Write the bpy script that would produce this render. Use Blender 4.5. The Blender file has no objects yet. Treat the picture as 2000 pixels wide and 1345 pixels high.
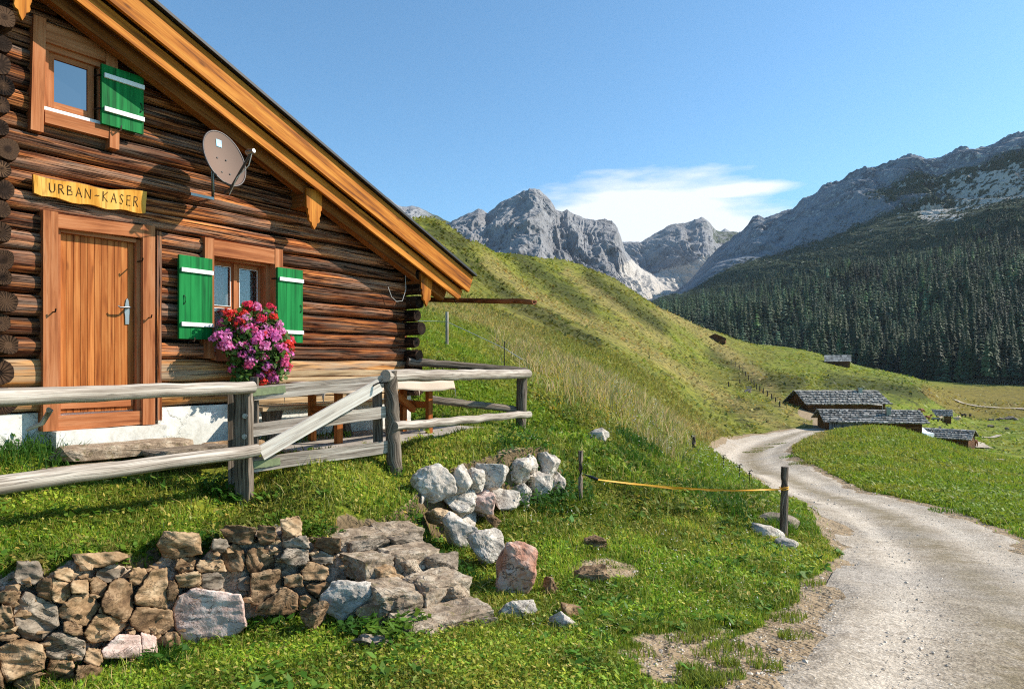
import bpy, bmesh, math, random
import numpy as np
from mathutils import Vector, Matrix, noise as mnoise

S = bpy.context.scene
COL = S.collection
R = math.radians
F, CX, HY = 1333.33, 1000.0, 717.0          # focal length, centre column and eye level in photo pixels
# ------------------------------------------------------------------ camera, light, exposure
cam = bpy.data.cameras.new('camera'); camo = bpy.data.objects.new('camera', cam); COL.objects.link(camo)
cam.lens = 24.0; cam.sensor_width = 36.0; cam.shift_y = (HY - 672.5) / 2000.0
cam.clip_start = 0.05; cam.clip_end = 30000
camo.location = (0, 0, 0); camo.rotation_euler = (R(90), 0, 0)
S.camera = camo
SUN_EL, SUN_AZ = 37.0, 10.0                   # elevation; angle from +X towards +Y
sv = Vector((math.cos(R(SUN_EL)) * math.cos(R(SUN_AZ)), math.cos(R(SUN_EL)) * math.sin(R(SUN_AZ)), math.sin(R(SUN_EL))))
sun = bpy.data.lights.new('sun', 'SUN'); sun.energy = 5.0; sun.angle = R(0.5); sun.color = (1.0, 0.93, 0.82)
suno = bpy.data.objects.new('sun', sun); COL.objects.link(suno)
suno.rotation_euler = sv.to_track_quat('Z', 'Y').to_euler()
W = bpy.data.worlds.new('World'); S.world = W; W.use_nodes = True
nt = W.node_tree; nt.nodes.clear()
out = nt.nodes.new('ShaderNodeOutputWorld'); bg = nt.nodes.new('ShaderNodeBackground'); sky = nt.nodes.new('ShaderNodeTexSky')
sky.sky_type = 'NISHITA'; sky.sun_disc = False; sky.sun_elevation = R(SUN_EL); sky.sun_rotation = R(90 - SUN_AZ)
sky.altitude = 1200; sky.air_density = 1.0; sky.dust_density = 1.2; sky.ozone_density = 1.6
bg.inputs['Strength'].default_value = 0.12
def wn(t, **k):
    n = nt.nodes.new(t)
    for a, b in k.items(): setattr(n, a, b)
    return n
def wm(op, a, b=None, clamp=False):
    n = wn('ShaderNodeMath', operation=op, use_clamp=clamp)
    for i, v in enumerate((a, b)):
        if v is None: continue
        if isinstance(v, (int, float)): n.inputs[i].default_value = v
        else: nt.links.new(v, n.inputs[i])
    return n.outputs[0]
tc = wn('ShaderNodeTexCoord'); sx = wn('ShaderNodeSeparateXYZ'); nt.links.new(tc.outputs['Generated'], sx.inputs[0])
az = wm('ARCTAN2', sx.outputs[0], sx.outputs[1])
el = wm('ARCSINE', sx.outputs[2])
cmb = wn('ShaderNodeCombineXYZ')
nt.links.new(wm('MULTIPLY', az, 5.0), cmb.inputs[0]); nt.links.new(wm('MULTIPLY', el, 22.0), cmb.inputs[1])
cn = wn('ShaderNodeTexNoise'); cn.inputs['Scale'].default_value = 1.7; cn.inputs['Detail'].default_value = 7; cn.inputs['Roughness'].default_value = 0.55
nt.links.new(cmb.outputs[0], cn.inputs['Vector'])
def ell(a0, e0, ra, re):
    a = wm('POWER', wm('DIVIDE', wm('SUBTRACT', az, a0), ra), 2.0)
    e = wm('POWER', wm('DIVIDE', wm('SUBTRACT', el, e0), re), 2.0)
    return wm('SUBTRACT', 1.0, wm('SQRT', wm('ADD', a, e)))
m1 = ell(0.20, 0.208, 0.20, 0.080); m2 = ell(0.31, 0.240, 0.10, 0.014); m3 = ell(0.25, 0.190, 0.15, 0.050)
mm = wm('MAXIMUM', wm('MAXIMUM', m1, m2), m3)
cov = wm('ADD', wm('MULTIPLY', mm, 2.2), wm('MULTIPLY', wm('SUBTRACT', cn.outputs['Fac'], 0.52), 2.6))
cov = wm('MULTIPLY', wm('MINIMUM', wm('MAXIMUM', cov, 0.0), 1.0), 0.93, True)
skm = wn('ShaderNodeMix', data_type='RGBA', blend_type='MULTIPLY'); skm.inputs[0].default_value = 1.0
nt.links.new(sky.outputs[0], skm.inputs[6]); skm.inputs[7].default_value = (0.66, 1.04, 1.15, 1)
mixc = wn('ShaderNodeMix', data_type='RGBA')
nt.links.new(cov, mixc.inputs[0]); nt.links.new(skm.outputs[2], mixc.inputs[6]); mixc.inputs[7].default_value = (6.0, 6.15, 6.3, 1)
nt.links.new(mixc.outputs[2], bg.inputs['Color']); nt.links.new(bg.outputs[0], out.inputs[0])
S.view_settings.view_transform = 'Standard'; S.view_settings.look = 'None'
S.view_settings.exposure = 0.62; S.view_settings.gamma = 1.0
S.render.engine = 'CYCLES'; S.cycles.use_denoising = False; S.cycles.filter_width = 1.15; S.cycles.use_adaptive_sampling = False; S.cycles.sample_clamp_indirect = 4; S.cycles.max_bounces = 6; S.cycles.transparent_max_bounces = 8

# ------------------------------------------------------------------ small helpers
rng = np.random.default_rng(7); random.seed(7)
def lin(r, g, b):
    f = lambda c: (c / 255 / 12.92) if c <= 10.3 else ((c / 255 + 0.055) / 1.055) ** 2.4
    return (f(r), f(g), f(b), 1.0)
def at(px, py, d): return Vector(((px - CX) / F * d, d, (HY - py) / F * d))
def tag(o, label=None, cat=None, group=None, kind=None):
    if label: o['label'] = label
    if cat: o['category'] = cat
    if group: o['group'] = group
    if kind: o['kind'] = kind
    return o
def empty(name, loc=(0, 0, 0), rz=0, label=None, cat=None, group=None):
    o = bpy.data.objects.new(name, None); COL.objects.link(o); o.location = loc; o.rotation_euler = (0, 0, rz)
    o.empty_display_size = 0.1
    return tag(o, label, cat, group)
def sstep(a, b, x): t = np.clip((x - a) / (b - a), 0, 1); return t * t * (3 - 2 * t)
# value noise, vectorised
def _hash(ix, iy, iz, s):
    h = (ix * 374761393 + iy * 668265263 + iz * 2147483647 + s * 1274126177) & 0xFFFFFFFF
    h = ((h ^ (h >> 13)) * 1274126177) & 0xFFFFFFFF
    h = ((h ^ (h >> 16)) * 2246822519) & 0xFFFFFFFF
    return ((h ^ (h >> 15)) & 0xFFFFFF) / float(0xFFFFFF)
def vnoise(x, y, z=None, s=0):
    x = np.asarray(x, float); y = np.asarray(y, float); z = np.zeros_like(x) if z is None else np.asarray(z, float)
    ix, iy, iz = np.floor(x).astype(np.int64), np.floor(y).astype(np.int64), np.floor(z).astype(np.int64)
    fx, fy, fz = x - ix, y - iy, z - iz
    fx, fy, fz = [f * f * f * (f * (f * 6 - 15) + 10) for f in (fx, fy, fz)]
    r = 0
    for a in (0, 1):
        for b in (0, 1):
            for c in (0, 1):
                w = (fx if a else 1 - fx) * (fy if b else 1 - fy) * (fz if c else 1 - fz)
                r = r + w * _hash(ix + a, iy + b, iz + c, s)
    return r * 2 - 1
def fbm(x, y, z=None, o=5, s=0, g=0.5):
    r, a, t = 0, 1.0, 0
    x = np.asarray(x, float); y = np.asarray(y, float)
    for k in range(o):
        r = r + a * vnoise(x * 2 ** k + 17.3 * k, y * 2 ** k + 9.1 * k, None if z is None else z * 2 ** k, s + k); t += a; a *= g
    return r / t
def ridged(x, y, o=5, s=0, g=0.55):
    r, a, t = 0, 1.0, 0
    for k in range(o):
        r = r + a * (1 - 2 * np.abs(vnoise(x * 2 ** k + 3.7 * k, y * 2 ** k + 5.1 * k, None, s + k))); t += a; a *= g
    return r / t

# ------------------------------------------------------------------ mesh builder
class MB:
    def __init__(s): s.v = []; s.f = []; s.uv = []; s.t = []; s.sm = []; s.n = 0
    def _piece(s, V, Fc, U, smooth, tone=None):
        b = len(s.v); t = random.random() if tone is None else tone
        s.v += [tuple(p) for p in V]; s.t += [t] * len(V)
        for f, u in zip(Fc, U):
            s.f.append([b + i for i in f]); s.uv.append(u); s.sm.append(smooth)
    def obox(s, c, ex, ey, ez, tone=None, cuts=1, jit=0.0, taper=1.0):
        """box with centre c and half axes ex (length), ey, ez"""
        c, ex, ey, ez = Vector(c), Vector(ex), Vector(ey), Vector(ez)
        L, w, h = ex.length, ey.length, ez.length
        V = []; ou = random.random() * 50; ov = random.random() * 50
        n = cuts + 1
        for i in range(n):
            t = -1 + 2 * i / cuts; k = 1 + (taper - 1) * i / cuts
            for a, b in ((-1, -1), (1, -1), (1, 1), (-1, 1)):
                j = Vector((random.uniform(-1, 1), random.uniform(-1, 1), random.uniform(-1, 1))) * jit
                V.append(c + ex * t + ey * a * k + ez * b * k + j)
        Fc = [[0, 3, 2, 1], [4 * (n - 1) + q for q in (0, 1, 2, 3)]]; U = [[(ou, ov), (ou, ov + 2 * h), (ou + .02, ov + 2 * h), (ou + .02, ov)]] * 2
        per = [0, 2 * w, 2 * w + 2 * h, 4 * w + 2 * h, 4 * w + 4 * h]
        for i in range(n - 1):
            x0 = ou + 2 * L * i / cuts; x1 = ou + 2 * L * (i + 1) / cuts
            for q in range(4):
                r = (q + 1) % 4
                Fc.append([4 * i + q, 4 * i + r, 4 * i + 4 + r, 4 * i + 4 + q])
                U.append([(x0, ov + per[q]), (x0, ov + per[q + 1]), (x1, ov + per[q + 1]), (x1, ov + per[q])])
        s._piece(V, Fc, U, False, tone); return s
    def box(s, x0, x1, y0, y1, z0, z1, tone=None, along='x', cuts=1, jit=0):
        c = ((x0 + x1) / 2, (y0 + y1) / 2, (z0 + z1) / 2)
        X, Y, Z = Vector(((x1 - x0) / 2, 0, 0)), Vector((0, (y1 - y0) / 2, 0)), Vector((0, 0, (z1 - z0) / 2))
        a = {'x': (X, Y, Z), 'y': (Y, Z, X), 'z': (Z, X, Y)}[along]
        return s.obox(c, *a, tone=tone, cuts=cuts, jit=jit)
    def tube(s, pts, rad, seg=10, tone=None, rough=0.0, ry=1.0, power=2.0, up=(0, 0, 1), freq=6.0, caps=True, smooth=True):
        """tube along pts, rad number or list; ry squeezes across 'up'; power = superellipse"""
        pts = [Vector(p) for p in pts]; n = len(pts)
        rad = [rad] * n if isinstance(rad, (int, float)) else rad
        ou, ov, sd = random.random() * 50, random.random() * 50, random.random() * 100
        V = []; L = 0; Ls = []
        for i, p in enumerate(pts):
            t = (pts[min(i + 1, n - 1)] - pts[max(i - 1, 0)]).normalized()
            b = Vector(up) - t * t.dot(Vector(up))
            if b.length < 1e-3: b = Vector((1, 0, 0)) - t * t.x
            b.normalize(); a = t.cross(b)
            if i: L += (p - pts[i - 1]).length
            Ls.append(L)
            for k in range(seg):
                an = 2 * math.pi * k / seg; ca, sa = math.cos(an), math.sin(an)
                q = (abs(ca) ** power + abs(sa) ** power) ** (-1 / power)
                r = rad[i] * q
                if rough: r *= 1 + rough * (mnoise.noise((ca * 1.3 + sd, sa * 1.3, L * freq * .35)) + .6 * mnoise.noise((an * 4 + sd, L * freq * .15, 5)))
                V.append(p + a * (ca * r * ry) + b * (sa * r))
        Fc, U = [], []
        R0 = max(rad)
        for i in range(n - 1):
            for k in range(seg):
                k2 = (k + 1) % seg
                Fc.append([i * seg + k, i * seg + k2, (i + 1) * seg + k2, (i + 1) * seg + k])
                v0, v1 = ov + 6.28 * R0 * k / seg, ov + 6.28 * R0 * (k + 1) / seg
                U.append([(ou + Ls[i], v0), (ou + Ls[i], v1), (ou + Ls[i + 1], v1), (ou + Ls[i + 1], v0)])
        s._piece(V, Fc, U, smooth, tone)
        if caps:
            t0 = s.t[-1]
            for i, rev in ((0, True), (n - 1, False)):
                ring = [V[i * seg + k] for k in range(seg)]
                c = sum(ring, Vector()) / seg
                Vc = ring + [c]; fc = [([k, seg, (k + 1) % seg] if not rev else [(k + 1) % seg, seg, k]) for k in range(seg)]
                fc = [[f[1], f[2], f[0]] for f in fc]
                uu = [[(ou, ov), (ou + .03, ov + .03), (ou + .06, ov)] for k in range(seg)]
                s._piece(Vc, [f[::-1] for f in fc], uu, False, t0)
        return s
    def prism(s, outline, axis, tone=None):
        """closed outline (list of 3D points), extruded along vector axis"""
        A = [Vector(p) for p in outline]; ax = Vector(axis); n = len(A)
        V = A + [p + ax for p in A]
        ou, ov = random.random() * 50, random.random() * 50
        # main uv: vertical as along
        uvp = [(ou + p.z, ov + p.x + p.y) for p in V]
        Fc = [list(range(n))[::-1], list(range(n, 2 * n))]
        for i in range(n):
            j = (i + 1) % n; Fc.append([i, j, n + j, n + i])
        U = [[uvp[i] for i in f] for f in Fc]
        s._piece(V, Fc, U, False, tone); return s
    def add(s, V, Fc, tone=None, smooth=False):
        s._piece(V, Fc, [[(V[i][0], V[i][1] + V[i][2]) for i in f] for f in Fc], smooth, tone); return s
    def build(s, name, mat, parent=None, loc=None):
        me = bpy.data.meshes.new(name)
        V = [Vector(p) for p in s.v]
        me.from_pydata([tuple(p) for p in V], [], s.f)
        uvl = me.uv_layers.new(name='uv')
        flat = [c for f in s.uv for p in f for c in p]
        uvl.data.foreach_set('uv', flat)
        at_ = me.attributes.new('tone', 'FLOAT', 'POINT'); at_.data.foreach_set('value', s.t)
        me.polygons.foreach_set('use_smooth', s.sm)
        if mat: me.materials.append(mat)
        me.update()
        o = bpy.data.objects.new(name, me); COL.objects.link(o)
        if parent: o.parent = parent
        if loc is not None: o.location = loc
        return o
def npmesh(name, V, tris, mat, cols=None, quads=None, smooth=False, attrs=None):
    V = np.asarray(V, np.float32); me = bpy.data.meshes.new(name)
    T = np.zeros((0, 3), int) if tris is None else np.asarray(tris); Q = np.zeros((0, 4), int) if quads is None else np.asarray(quads)
    nl = T.size + Q.size; npoly = len(T) + len(Q)
    me.vertices.add(len(V)); me.vertices.foreach_set('co', V.ravel())
    me.loops.add(nl); me.loops.foreach_set('vertex_index', np.concatenate([T.ravel(), Q.ravel()]).astype(np.int32))
    me.polygons.add(npoly)
    me.polygons.foreach_set('loop_start', np.concatenate([np.arange(len(T)) * 3, T.size + np.arange(len(Q)) * 4]).astype(np.int32))
    me.polygons.foreach_set('use_smooth', np.full(npoly, smooth, bool))
    if cols is not None:
        c = np.ones((len(V), 4), np.float32); c[:, :3] = cols
        a = me.color_attributes.new('Col', 'FLOAT_COLOR', 'POINT'); a.data.foreach_set('color', c.ravel())
    for k, v in (attrs or {}).items():
        a = me.attributes.new(k, 'FLOAT', 'POINT'); a.data.foreach_set('value', np.asarray(v, np.float32))
    if mat: me.materials.append(mat)
    me.update(calc_edges=True); me.validate()
    o = bpy.data.objects.new(name, me); COL.objects.link(o); return o

# ------------------------------------------------------------------ materials
class NT:
    def __init__(s, name):
        s.m = bpy.data.materials.new(name); s.m.use_nodes = True; s.t = s.m.node_tree; s.t.nodes.clear()
        s.out = s.n('ShaderNodeOutputMaterial')
    def n(s, t, **k):
        x = s.t.nodes.new(t)
        for a, b in k.items(): setattr(x, a, b)
        return x
    def l(s, a, b): s.t.links.new(a, b)
    def set(s, inp, v):
        if isinstance(v, bpy.types.NodeSocket): s.l(v, inp)
        else: inp.default_value = v
    def math(s, op, a, b=None, clamp=False):
        x = s.n('ShaderNodeMath', operation=op, use_clamp=clamp); s.set(x.inputs[0], a)
        if b is not None: s.set(x.inputs[1], b)
        return x.outputs[0]
    def mix(s, f, a, b, bt='MIX'):
        x = s.n('ShaderNodeMix', data_type='RGBA', blend_type=bt); s.set(x.inputs[0], f); s.set(x.inputs[6], a); s.set(x.inputs[7], b); return x.outputs[2]
    def noise(s, vec, scale, detail=5, rough=.55, dist=0):
        x = s.n('ShaderNodeTexNoise'); s.l(vec, x.inputs['Vector']); x.inputs['Scale'].default_value = scale
        x.inputs['Detail'].default_value = detail; x.inputs['Roughness'].default_value = rough; x.inputs['Distortion'].default_value = dist
        return x.outputs['Fac']
    def vor(s, vec, scale, feat='F1', out='Distance', rand=1):
        x = s.n('ShaderNodeTexVoronoi', feature=feat); s.l(vec, x.inputs['Vector']); x.inputs['Scale'].default_value = scale
        x.inputs['Randomness'].default_value = rand
        return x.outputs[out]
    def ramp(s, f, stops):
        x = s.n('ShaderNodeValToRGB'); s.l(f, x.inputs[0]); e = x.color_ramp.elements
        while len(e) < len(stops): e.new(0.5)
        for q, (p, c) in zip(e, stops):
            q.position = p; q.color = c if isinstance(c, (tuple, list)) else (c, c, c, 1)
        return x.outputs[0]
    def mapping(s, vec, sc):
        x = s.n('ShaderNodeMapping'); s.l(vec, x.inputs[0]); x.inputs['Scale'].default_value = sc; return x.outputs[0]
    def attr(s, name, out='Fac'): return s.n('ShaderNodeAttribute', attribute_name=name).outputs[out]
    def pos(s): return s.n('ShaderNodeNewGeometry').outputs['Position']
    def obj(s): return s.n('ShaderNodeTexCoord').outputs['Object']
    def bump(s, h, strength=.5, dist=.01, nrm=None):
        x = s.n('ShaderNodeBump'); x.inputs['Strength'].default_value = strength; x.inputs['Distance'].default_value = dist
        s.l(h, x.inputs['Height'])
        if nrm: s.l(nrm, x.inputs['Normal'])
        return x.outputs[0]
    def bsdf(s, col, rough=.8, nrm=None, spec=.3, metal=0, **k):
        b = s.n('ShaderNodeBsdfPrincipled'); s.set(b.inputs['Base Color'], col); s.set(b.inputs['Roughness'], rough)
        b.inputs['Specular IOR Level'].default_value = spec; b.inputs['Metallic'].default_value = metal
        if nrm is not None: s.l(nrm, b.inputs['Normal'])
        for a, v in k.items(): s.set(b.inputs[a], v)
        s.l(b.outputs[0], s.out.inputs[0]); return b
def mul(c, k): return (c[0] * k, c[1] * k, c[2] * k, 1)

def mat_wood(name, dark, mid, light, along=1.3, across=26, tone=.35, rough=.75, crack=.6, bump=.5, knots=.5, grey=None, greyamt=.0, bdist=.006):
    t = NT(name); uv = t.n('ShaderNodeTexCoord').outputs['UV']
    big = t.noise(t.mapping(uv, (.8, 3.0, 1)), 1.6, 3)
    g = t.noise(t.mapping(uv, (along, across, 1)), 1.0, 6, .62, .6)
    g2 = t.noise(t.mapping(uv, (along * 3, across * 5, 1)), 1.0, 3, .6)
    f = t.math('ADD', t.math('MULTIPLY', g, .75), t.math('MULTIPLY', big, .35))
    col = t.ramp(f, [(.40, dark), (.53, mid), (.66, light)])
    if grey:
        gm = t.ramp(t.noise(t.mapping(uv, (.5, 5, 1)), 1.7, 5, .6), [(.42, 0.), (.62, 1.)])
        col = t.mix(t.math('MULTIPLY', gm, greyamt), col, t.mix(g2, mul(grey, .55), grey))
    # drying cracks: long thin dark lines
    cr = t.noise(t.mapping(uv, (.55, across * .8, 1)), 1.0, 4, .5, .3)
    cm = t.ramp(t.math('ABSOLUTE', t.math('SUBTRACT', cr, .5)), [(0.0, 1.), (.012 + .016 * crack, 0.)])
    cm = t.math('MULTIPLY', cm, crack)
    col = t.mix(cm, col, mul(dark, .25))
    if knots:
        kd = t.vor(t.mapping(uv, (2.2, 6.5, 1)), 1.0)
        km = t.ramp(kd, [(0.05, 1.), (.13, 0.)]); col = t.mix(t.math('MULTIPLY', km, knots), col, mul(dark, .6))
    tn = t.math('ADD', t.math('MULTIPLY', t.attr('tone'), tone * 1.6), 1 - tone * .8)
    cmx = t.n('ShaderNodeCombineColor'); [t.l(tn, cmx.inputs[i]) for i in range(3)]
    col = t.mix(1.0, col, cmx.outputs[0], 'MULTIPLY')
    h = t.math('SUBTRACT', t.math('ADD', g, t.math('MULTIPLY', g2, .4)), t.math('MULTIPLY', cm, 1.2))
    t.bsdf(col, rough, t.bump(h, bump, bdist), .12); return t.m
def mat_plain(name, col, rough=.6, metal=0, var=.15, scale=14, bump=.15, spec=.4, bdist=.004):
    t = NT(name); p = t.obj(); n = t.noise(p, scale, 6, .6)
    c = t.mix(n, mul(col, 1 - var), mul(col, 1 + var))
    t.bsdf(c, rough, t.bump(n, bump, bdist), spec, metal); return t.m
def mat_rock(name, dark, mid, light, scale=5, moss=None, mossamt=0, stretch=(1, 1, 1), bdist=.03, lich=0.0):
    t = NT(name); p = t.pos()
    wp = t.mapping(p, stretch)
    n1 = t.noise(wp, scale, 8, .62, .4); n2 = t.noise(p, scale * 7, 6, .65); n3 = t.noise(p, scale * .35, 3)
    f = t.math('ADD', t.math('MULTIPLY', n1, .6), t.math('ADD', t.math('MULTIPLY', n2, .25), t.math('MULTIPLY', n3, .25)))
    col = t.ramp(f, [(.38, dark), (.54, mid), (.68, light)])
    cw = t.noise(t.mapping(wp, (1, 1, 1.6)), scale * .9, 7, .6, .8); ck = t.ramp(t.math('ABSOLUTE', t.math('SUBTRACT', cw, .5)), [(0., 1.), (.012, 0.)]); ck = t.math('MULTIPLY', ck, t.ramp(n3, [(.42, .1), (.6, .85)]))
    col = t.mix(ck, col, mul(dark, .4))
    if moss:
        mk = t.ramp(t.noise(p, scale * 1.8, 5, .6), [(.56, 0.), (.66, 1.)])
        col = t.mix(t.math('MULTIPLY', mk, mossamt), col, moss)
    if lich:
        lk = t.ramp(t.vor(p, scale * 4.5), [(.14, 1.), (.22, 0.)]); lk = t.math('MULTIPLY', lk, t.ramp(n3, [(.5, 0.), (.58, lich)]))
        col = t.mix(lk, col, (.012, .012, .008, 1))
    h = t.math('SUBTRACT', t.math('ADD', n1, t.math('MULTIPLY', n2, .16)), t.math('MULTIPLY', ck, .3))
    t.bsdf(col, .9, t.bump(h, .9, bdist), .2); return t.m
def mat_leaf(name, trans=.35, rough=.6, col=None, objvar=0):
    t = NT(name); c = t.attr('Col', 'Color') if col is None else col
    if col is not None:
        rn = t.n('ShaderNodeObjectInfo').outputs['Random']
        n = t.noise(t.pos(), .022, 3)
        c = t.mix(t.math('ADD', t.math('MULTIPLY', t.math('POWER', rn, 1.6), .6), t.math('MULTIPLY', n, .4)), mul(col, 1 - objvar), (col[0] * (1 + objvar) * 1.25, col[1] * (1 + objvar) * 1.15, col[2] * (1 + objvar) * .85, 1))
    d = t.n('ShaderNodeBsdfPrincipled'); t.set(d.inputs['Base Color'], c); d.inputs['Roughness'].default_value = rough; d.inputs['Specular IOR Level'].default_value = .25
    tr = t.n('ShaderNodeBsdfTranslucent'); t.set(tr.inputs[0], c)
    mx = t.n('ShaderNodeMixShader'); mx.inputs[0].default_value = trans
    t.l(d.outputs[0], mx.inputs[1]); t.l(tr.outputs[0], mx.inputs[2]); t.l(mx.outputs[0], t.out.inputs[0]); return t.m

M = {}
M['log'] = mat_wood('weathered_log_wood', lin(22, 11, 7), lin(112, 58, 30), lin(204, 126, 70), along=.9, across=30, tone=.5, crack=1., bump=1.0, knots=.35, grey=lin(150, 132, 116), greyamt=.6, bdist=.02, rough=.92)
M['log_end'] = mat_wood('log_end_grain', lin(16, 10, 7), lin(50, 34, 24), lin(96, 70, 50), along=9, across=30, crack=1., knots=0, bump=1.0, bdist=.015)
M['beam'] = mat_wood('new_sill_beam_wood', lin(94, 52, 22), lin(172, 112, 56), lin(200, 152, 98), along=.9, across=20, tone=.2, crack=.8, knots=.7, grey=lin(160, 148, 128), greyamt=.7)
M['rake'] = mat_wood('oiled_larch_board', lin(108, 56, 12), lin(176, 102, 28), lin(204, 132, 50), along=.7, across=16, tone=.12, crack=.3, knots=.7, bump=.25, rough=.6)
M['soffit'] = mat_wood('dark_stained_board', lin(70, 36, 14), lin(128, 74, 32), lin(150, 92, 44), along=.8, across=16, tone=.2, crack=.3)
M['door'] = mat_wood('varnished_door_plank', lin(118, 58, 22), lin(168, 94, 42), lin(196, 124, 66), along=.9, across=22, tone=.14, crack=.12, knots=.45, bump=.2, rough=.5)
M['frame'] = mat_wood('brown_stained_frame_wood', lin(122, 66, 38), lin(168, 102, 62), lin(186, 124, 84), along=1, across=20, tone=.1, crack=.25, knots=.15, bump=.2)
M['greywood'] = mat_wood('silvered_fence_wood', lin(112, 99, 87), lin(164, 150, 136), lin(202, 190, 176), along=1.2, across=34, tone=.12, crack=.55, knots=.6, bump=.6)
M['palewood'] = mat_wood('bleached_brace_wood', lin(172, 158, 144), lin(208, 196, 182), lin(228, 220, 208), along=1.0, across=26, tone=.05, crack=.4, knots=.6, bump=.4)
M['greydark'] = mat_wood('grey_post_wood', lin(56, 47, 40), lin(104, 92, 80), lin(146, 132, 118), along=1.4, across=46, tone=.15, crack=.9, knots=.4, bump=.7)
M['bench'] = mat_wood('bench_wood', lin(96, 76, 52), lin(168, 140, 104), lin(196, 170, 134), along=1.0, across=22, tone=.15, crack=.5, knots=.5)
M['table'] = mat_wood('orange_stained_table_wood', lin(96, 48, 18), lin(150, 84, 36), lin(170, 100, 50), along=1.0, across=20, tone=.1, crack=.2, knots=.2)
M['sign'] = mat_wood('carved_sign_wood', lin(176, 112, 34), lin(214, 152, 62), lin(228, 176, 92), along=1.2, across=9, tone=.05, crack=.35, knots=.3, bump=.3)
M['shingle'] = mat_wood('silver_roof_shingle', lin(62, 58, 54), lin(128, 124, 118), lin(196, 190, 182), along=2, across=7, tone=.6, crack=.3, knots=0)
M['hutwood'] = mat_wood('dark_hut_board', lin(44, 28, 18), lin(92, 60, 38), lin(130, 90, 58), along=.5, across=5, tone=.3, crack=.6, knots=0)
M['hutgrey'] = mat_wood('grey_hut_board', lin(72, 74, 76), lin(120, 122, 122), lin(150, 150, 146), along=.4, across=6, tone=.3, crack=.6, knots=0)
M['carve'] = mat_plain('carved_letter', lin(70, 40, 14), .8)
M['green'] = mat_wood('green_shutter_paint', lin(6, 78, 36), lin(14, 112, 52), lin(26, 128, 62), along=.9, across=18, tone=.05, crack=.18, knots=0, bump=.3, rough=.6)
M['white'] = mat_plain('white_paint', lin(232, 230, 226), .5, var=.06)
M['metal'] = mat_plain('galvanised_metal', lin(150, 150, 150), .4, 1.0)
M['iron'] = mat_plain('black_iron', lin(38, 36, 34), .5, .6)
M['brass'] = mat_plain('weathered_hinge_plate', lin(120, 128, 92), .6, .2, var=.5, scale=40)
M['dish'] = mat_plain('brown_dish_paint', lin(116, 92, 78), .75, .0, var=.05, scale=5)
M['dishrim'] = mat_plain('dark_dish_back', lin(70, 60, 56), .4)
M['blue'] = mat_plain('blue_sticker', lin(120, 190, 225), .4, var=.03)
M['roofmetal'] = mat_plain('dark_roof_sheet', lin(52, 50, 50), .5, .3)
M['gutter'] = mat_wood('brown_gutter_wood', lin(66, 38, 22), lin(112, 66, 40), lin(140, 88, 58), along=1, across=16, tone=.1, crack=.5)
M['plaster'] = mat_rock('white_plaster', lin(186, 180, 168), lin(216, 212, 202), lin(234, 230, 222), 4, bdist=.012)
M['dark'] = mat_plain('shade_black', (.008, .006, .005, 1), .95)  # near-black colour stands in for shade between logs and behind the window
M['curtain'] = mat_plain('grey_curtain', lin(196, 188, 186), .9, var=.25, scale=30)
M['cloth'] = mat_plain('table_cloth', lin(200, 180, 162), .85, var=.1, scale=12)
M['clay'] = mat_plain('terracotta_box', lin(120, 66, 40), .8)
t = NT('window_glass'); b = t.bsdf((.01, .012, .015, 1), .02, None, .9); b.inputs['IOR'].default_value = 2.3; M['skyglass'] = t.m
t = NT('clear_glass'); gl = t.n('ShaderNodeBsdfGlossy'); gl.inputs['Roughness'].default_value = .02
trn = t.n('ShaderNodeBsdfTransparent'); trn.inputs[0].default_value = (.75, .78, .8, 1)
mx = t.n('ShaderNodeMixShader'); mx.inputs[0].default_value = .09; t.l(trn.outputs[0], mx.inputs[1]); t.l(gl.outputs[0], mx.inputs[2]); t.l(mx.outputs[0], t.out.inputs[0]); M['glass'] = t.m
M['r_brown'] = mat_rock('brown_schist', lin(48, 34, 24), lin(116, 90, 64), lin(172, 142, 110), 6, stretch=(1, 1, 1.9), lich=.9, bdist=.03)
M['r_tan'] = mat_rock('tan_schist', lin(78, 58, 38), lin(148, 118, 86), lin(194, 166, 132), 5, stretch=(1, 1, 1.5), lich=.6, bdist=.025)
M['r_grey'] = mat_rock('grey_slate', lin(70, 60, 50), lin(126, 112, 96), lin(170, 154, 136), 5, stretch=(1, 1, 2.4), lich=.5)
M['r_pale'] = mat_rock('pale_pink_stone', lin(150, 114, 100), lin(204, 174, 160), lin(228, 210, 198), 6)
M['r_white'] = mat_rock('white_limestone', lin(116, 106, 96), lin(186, 174, 160), lin(222, 210, 196), 7, bdist=.035)
M['r_step'] = mat_rock('weathered_step_stone', lin(84, 68, 52), lin(156, 136, 114), lin(196, 180, 158), 9, stretch=(1, 1, 1.2), moss=lin(84, 80, 34), mossamt=.55, bdist=.03)
M['r_pink'] = mat_rock('reddish_limestone', lin(140, 84, 62), lin(184, 138, 116), lin(204, 186, 172), 4, bdist=.03)
M['mortar'] = mat_rock('rough_mortar', lin(104, 86, 68), lin(176, 154, 130), lin(208, 190, 168), 12, bdist=.02)
M['concrete'] = mat_rock('concrete_slab', lin(128, 118, 106), lin(160, 150, 138), lin(182, 172, 160), 6, bdist=.008)
M['leaf'] = mat_leaf('grass_leaf', .4)
M['petal'] = mat_leaf('petal', .45)
M['needle'] = mat_leaf('conifer_needles', .12, .7, col=(.046, .070, .034, 1), objvar=.7)
M['needles_far'] = mat_leaf('far_conifer_needles', .12, .7)
M['bark'] = mat_plain('bark', (.06, .045, .035, 1), .9)
M['cow_brown'] = mat_plain('brown_hide', lin(140, 84, 48), .8, var=.2, scale=3)
M['cow_pale'] = mat_plain('cream_hide', lin(214, 186, 148), .8, var=.15, scale=3)
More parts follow.
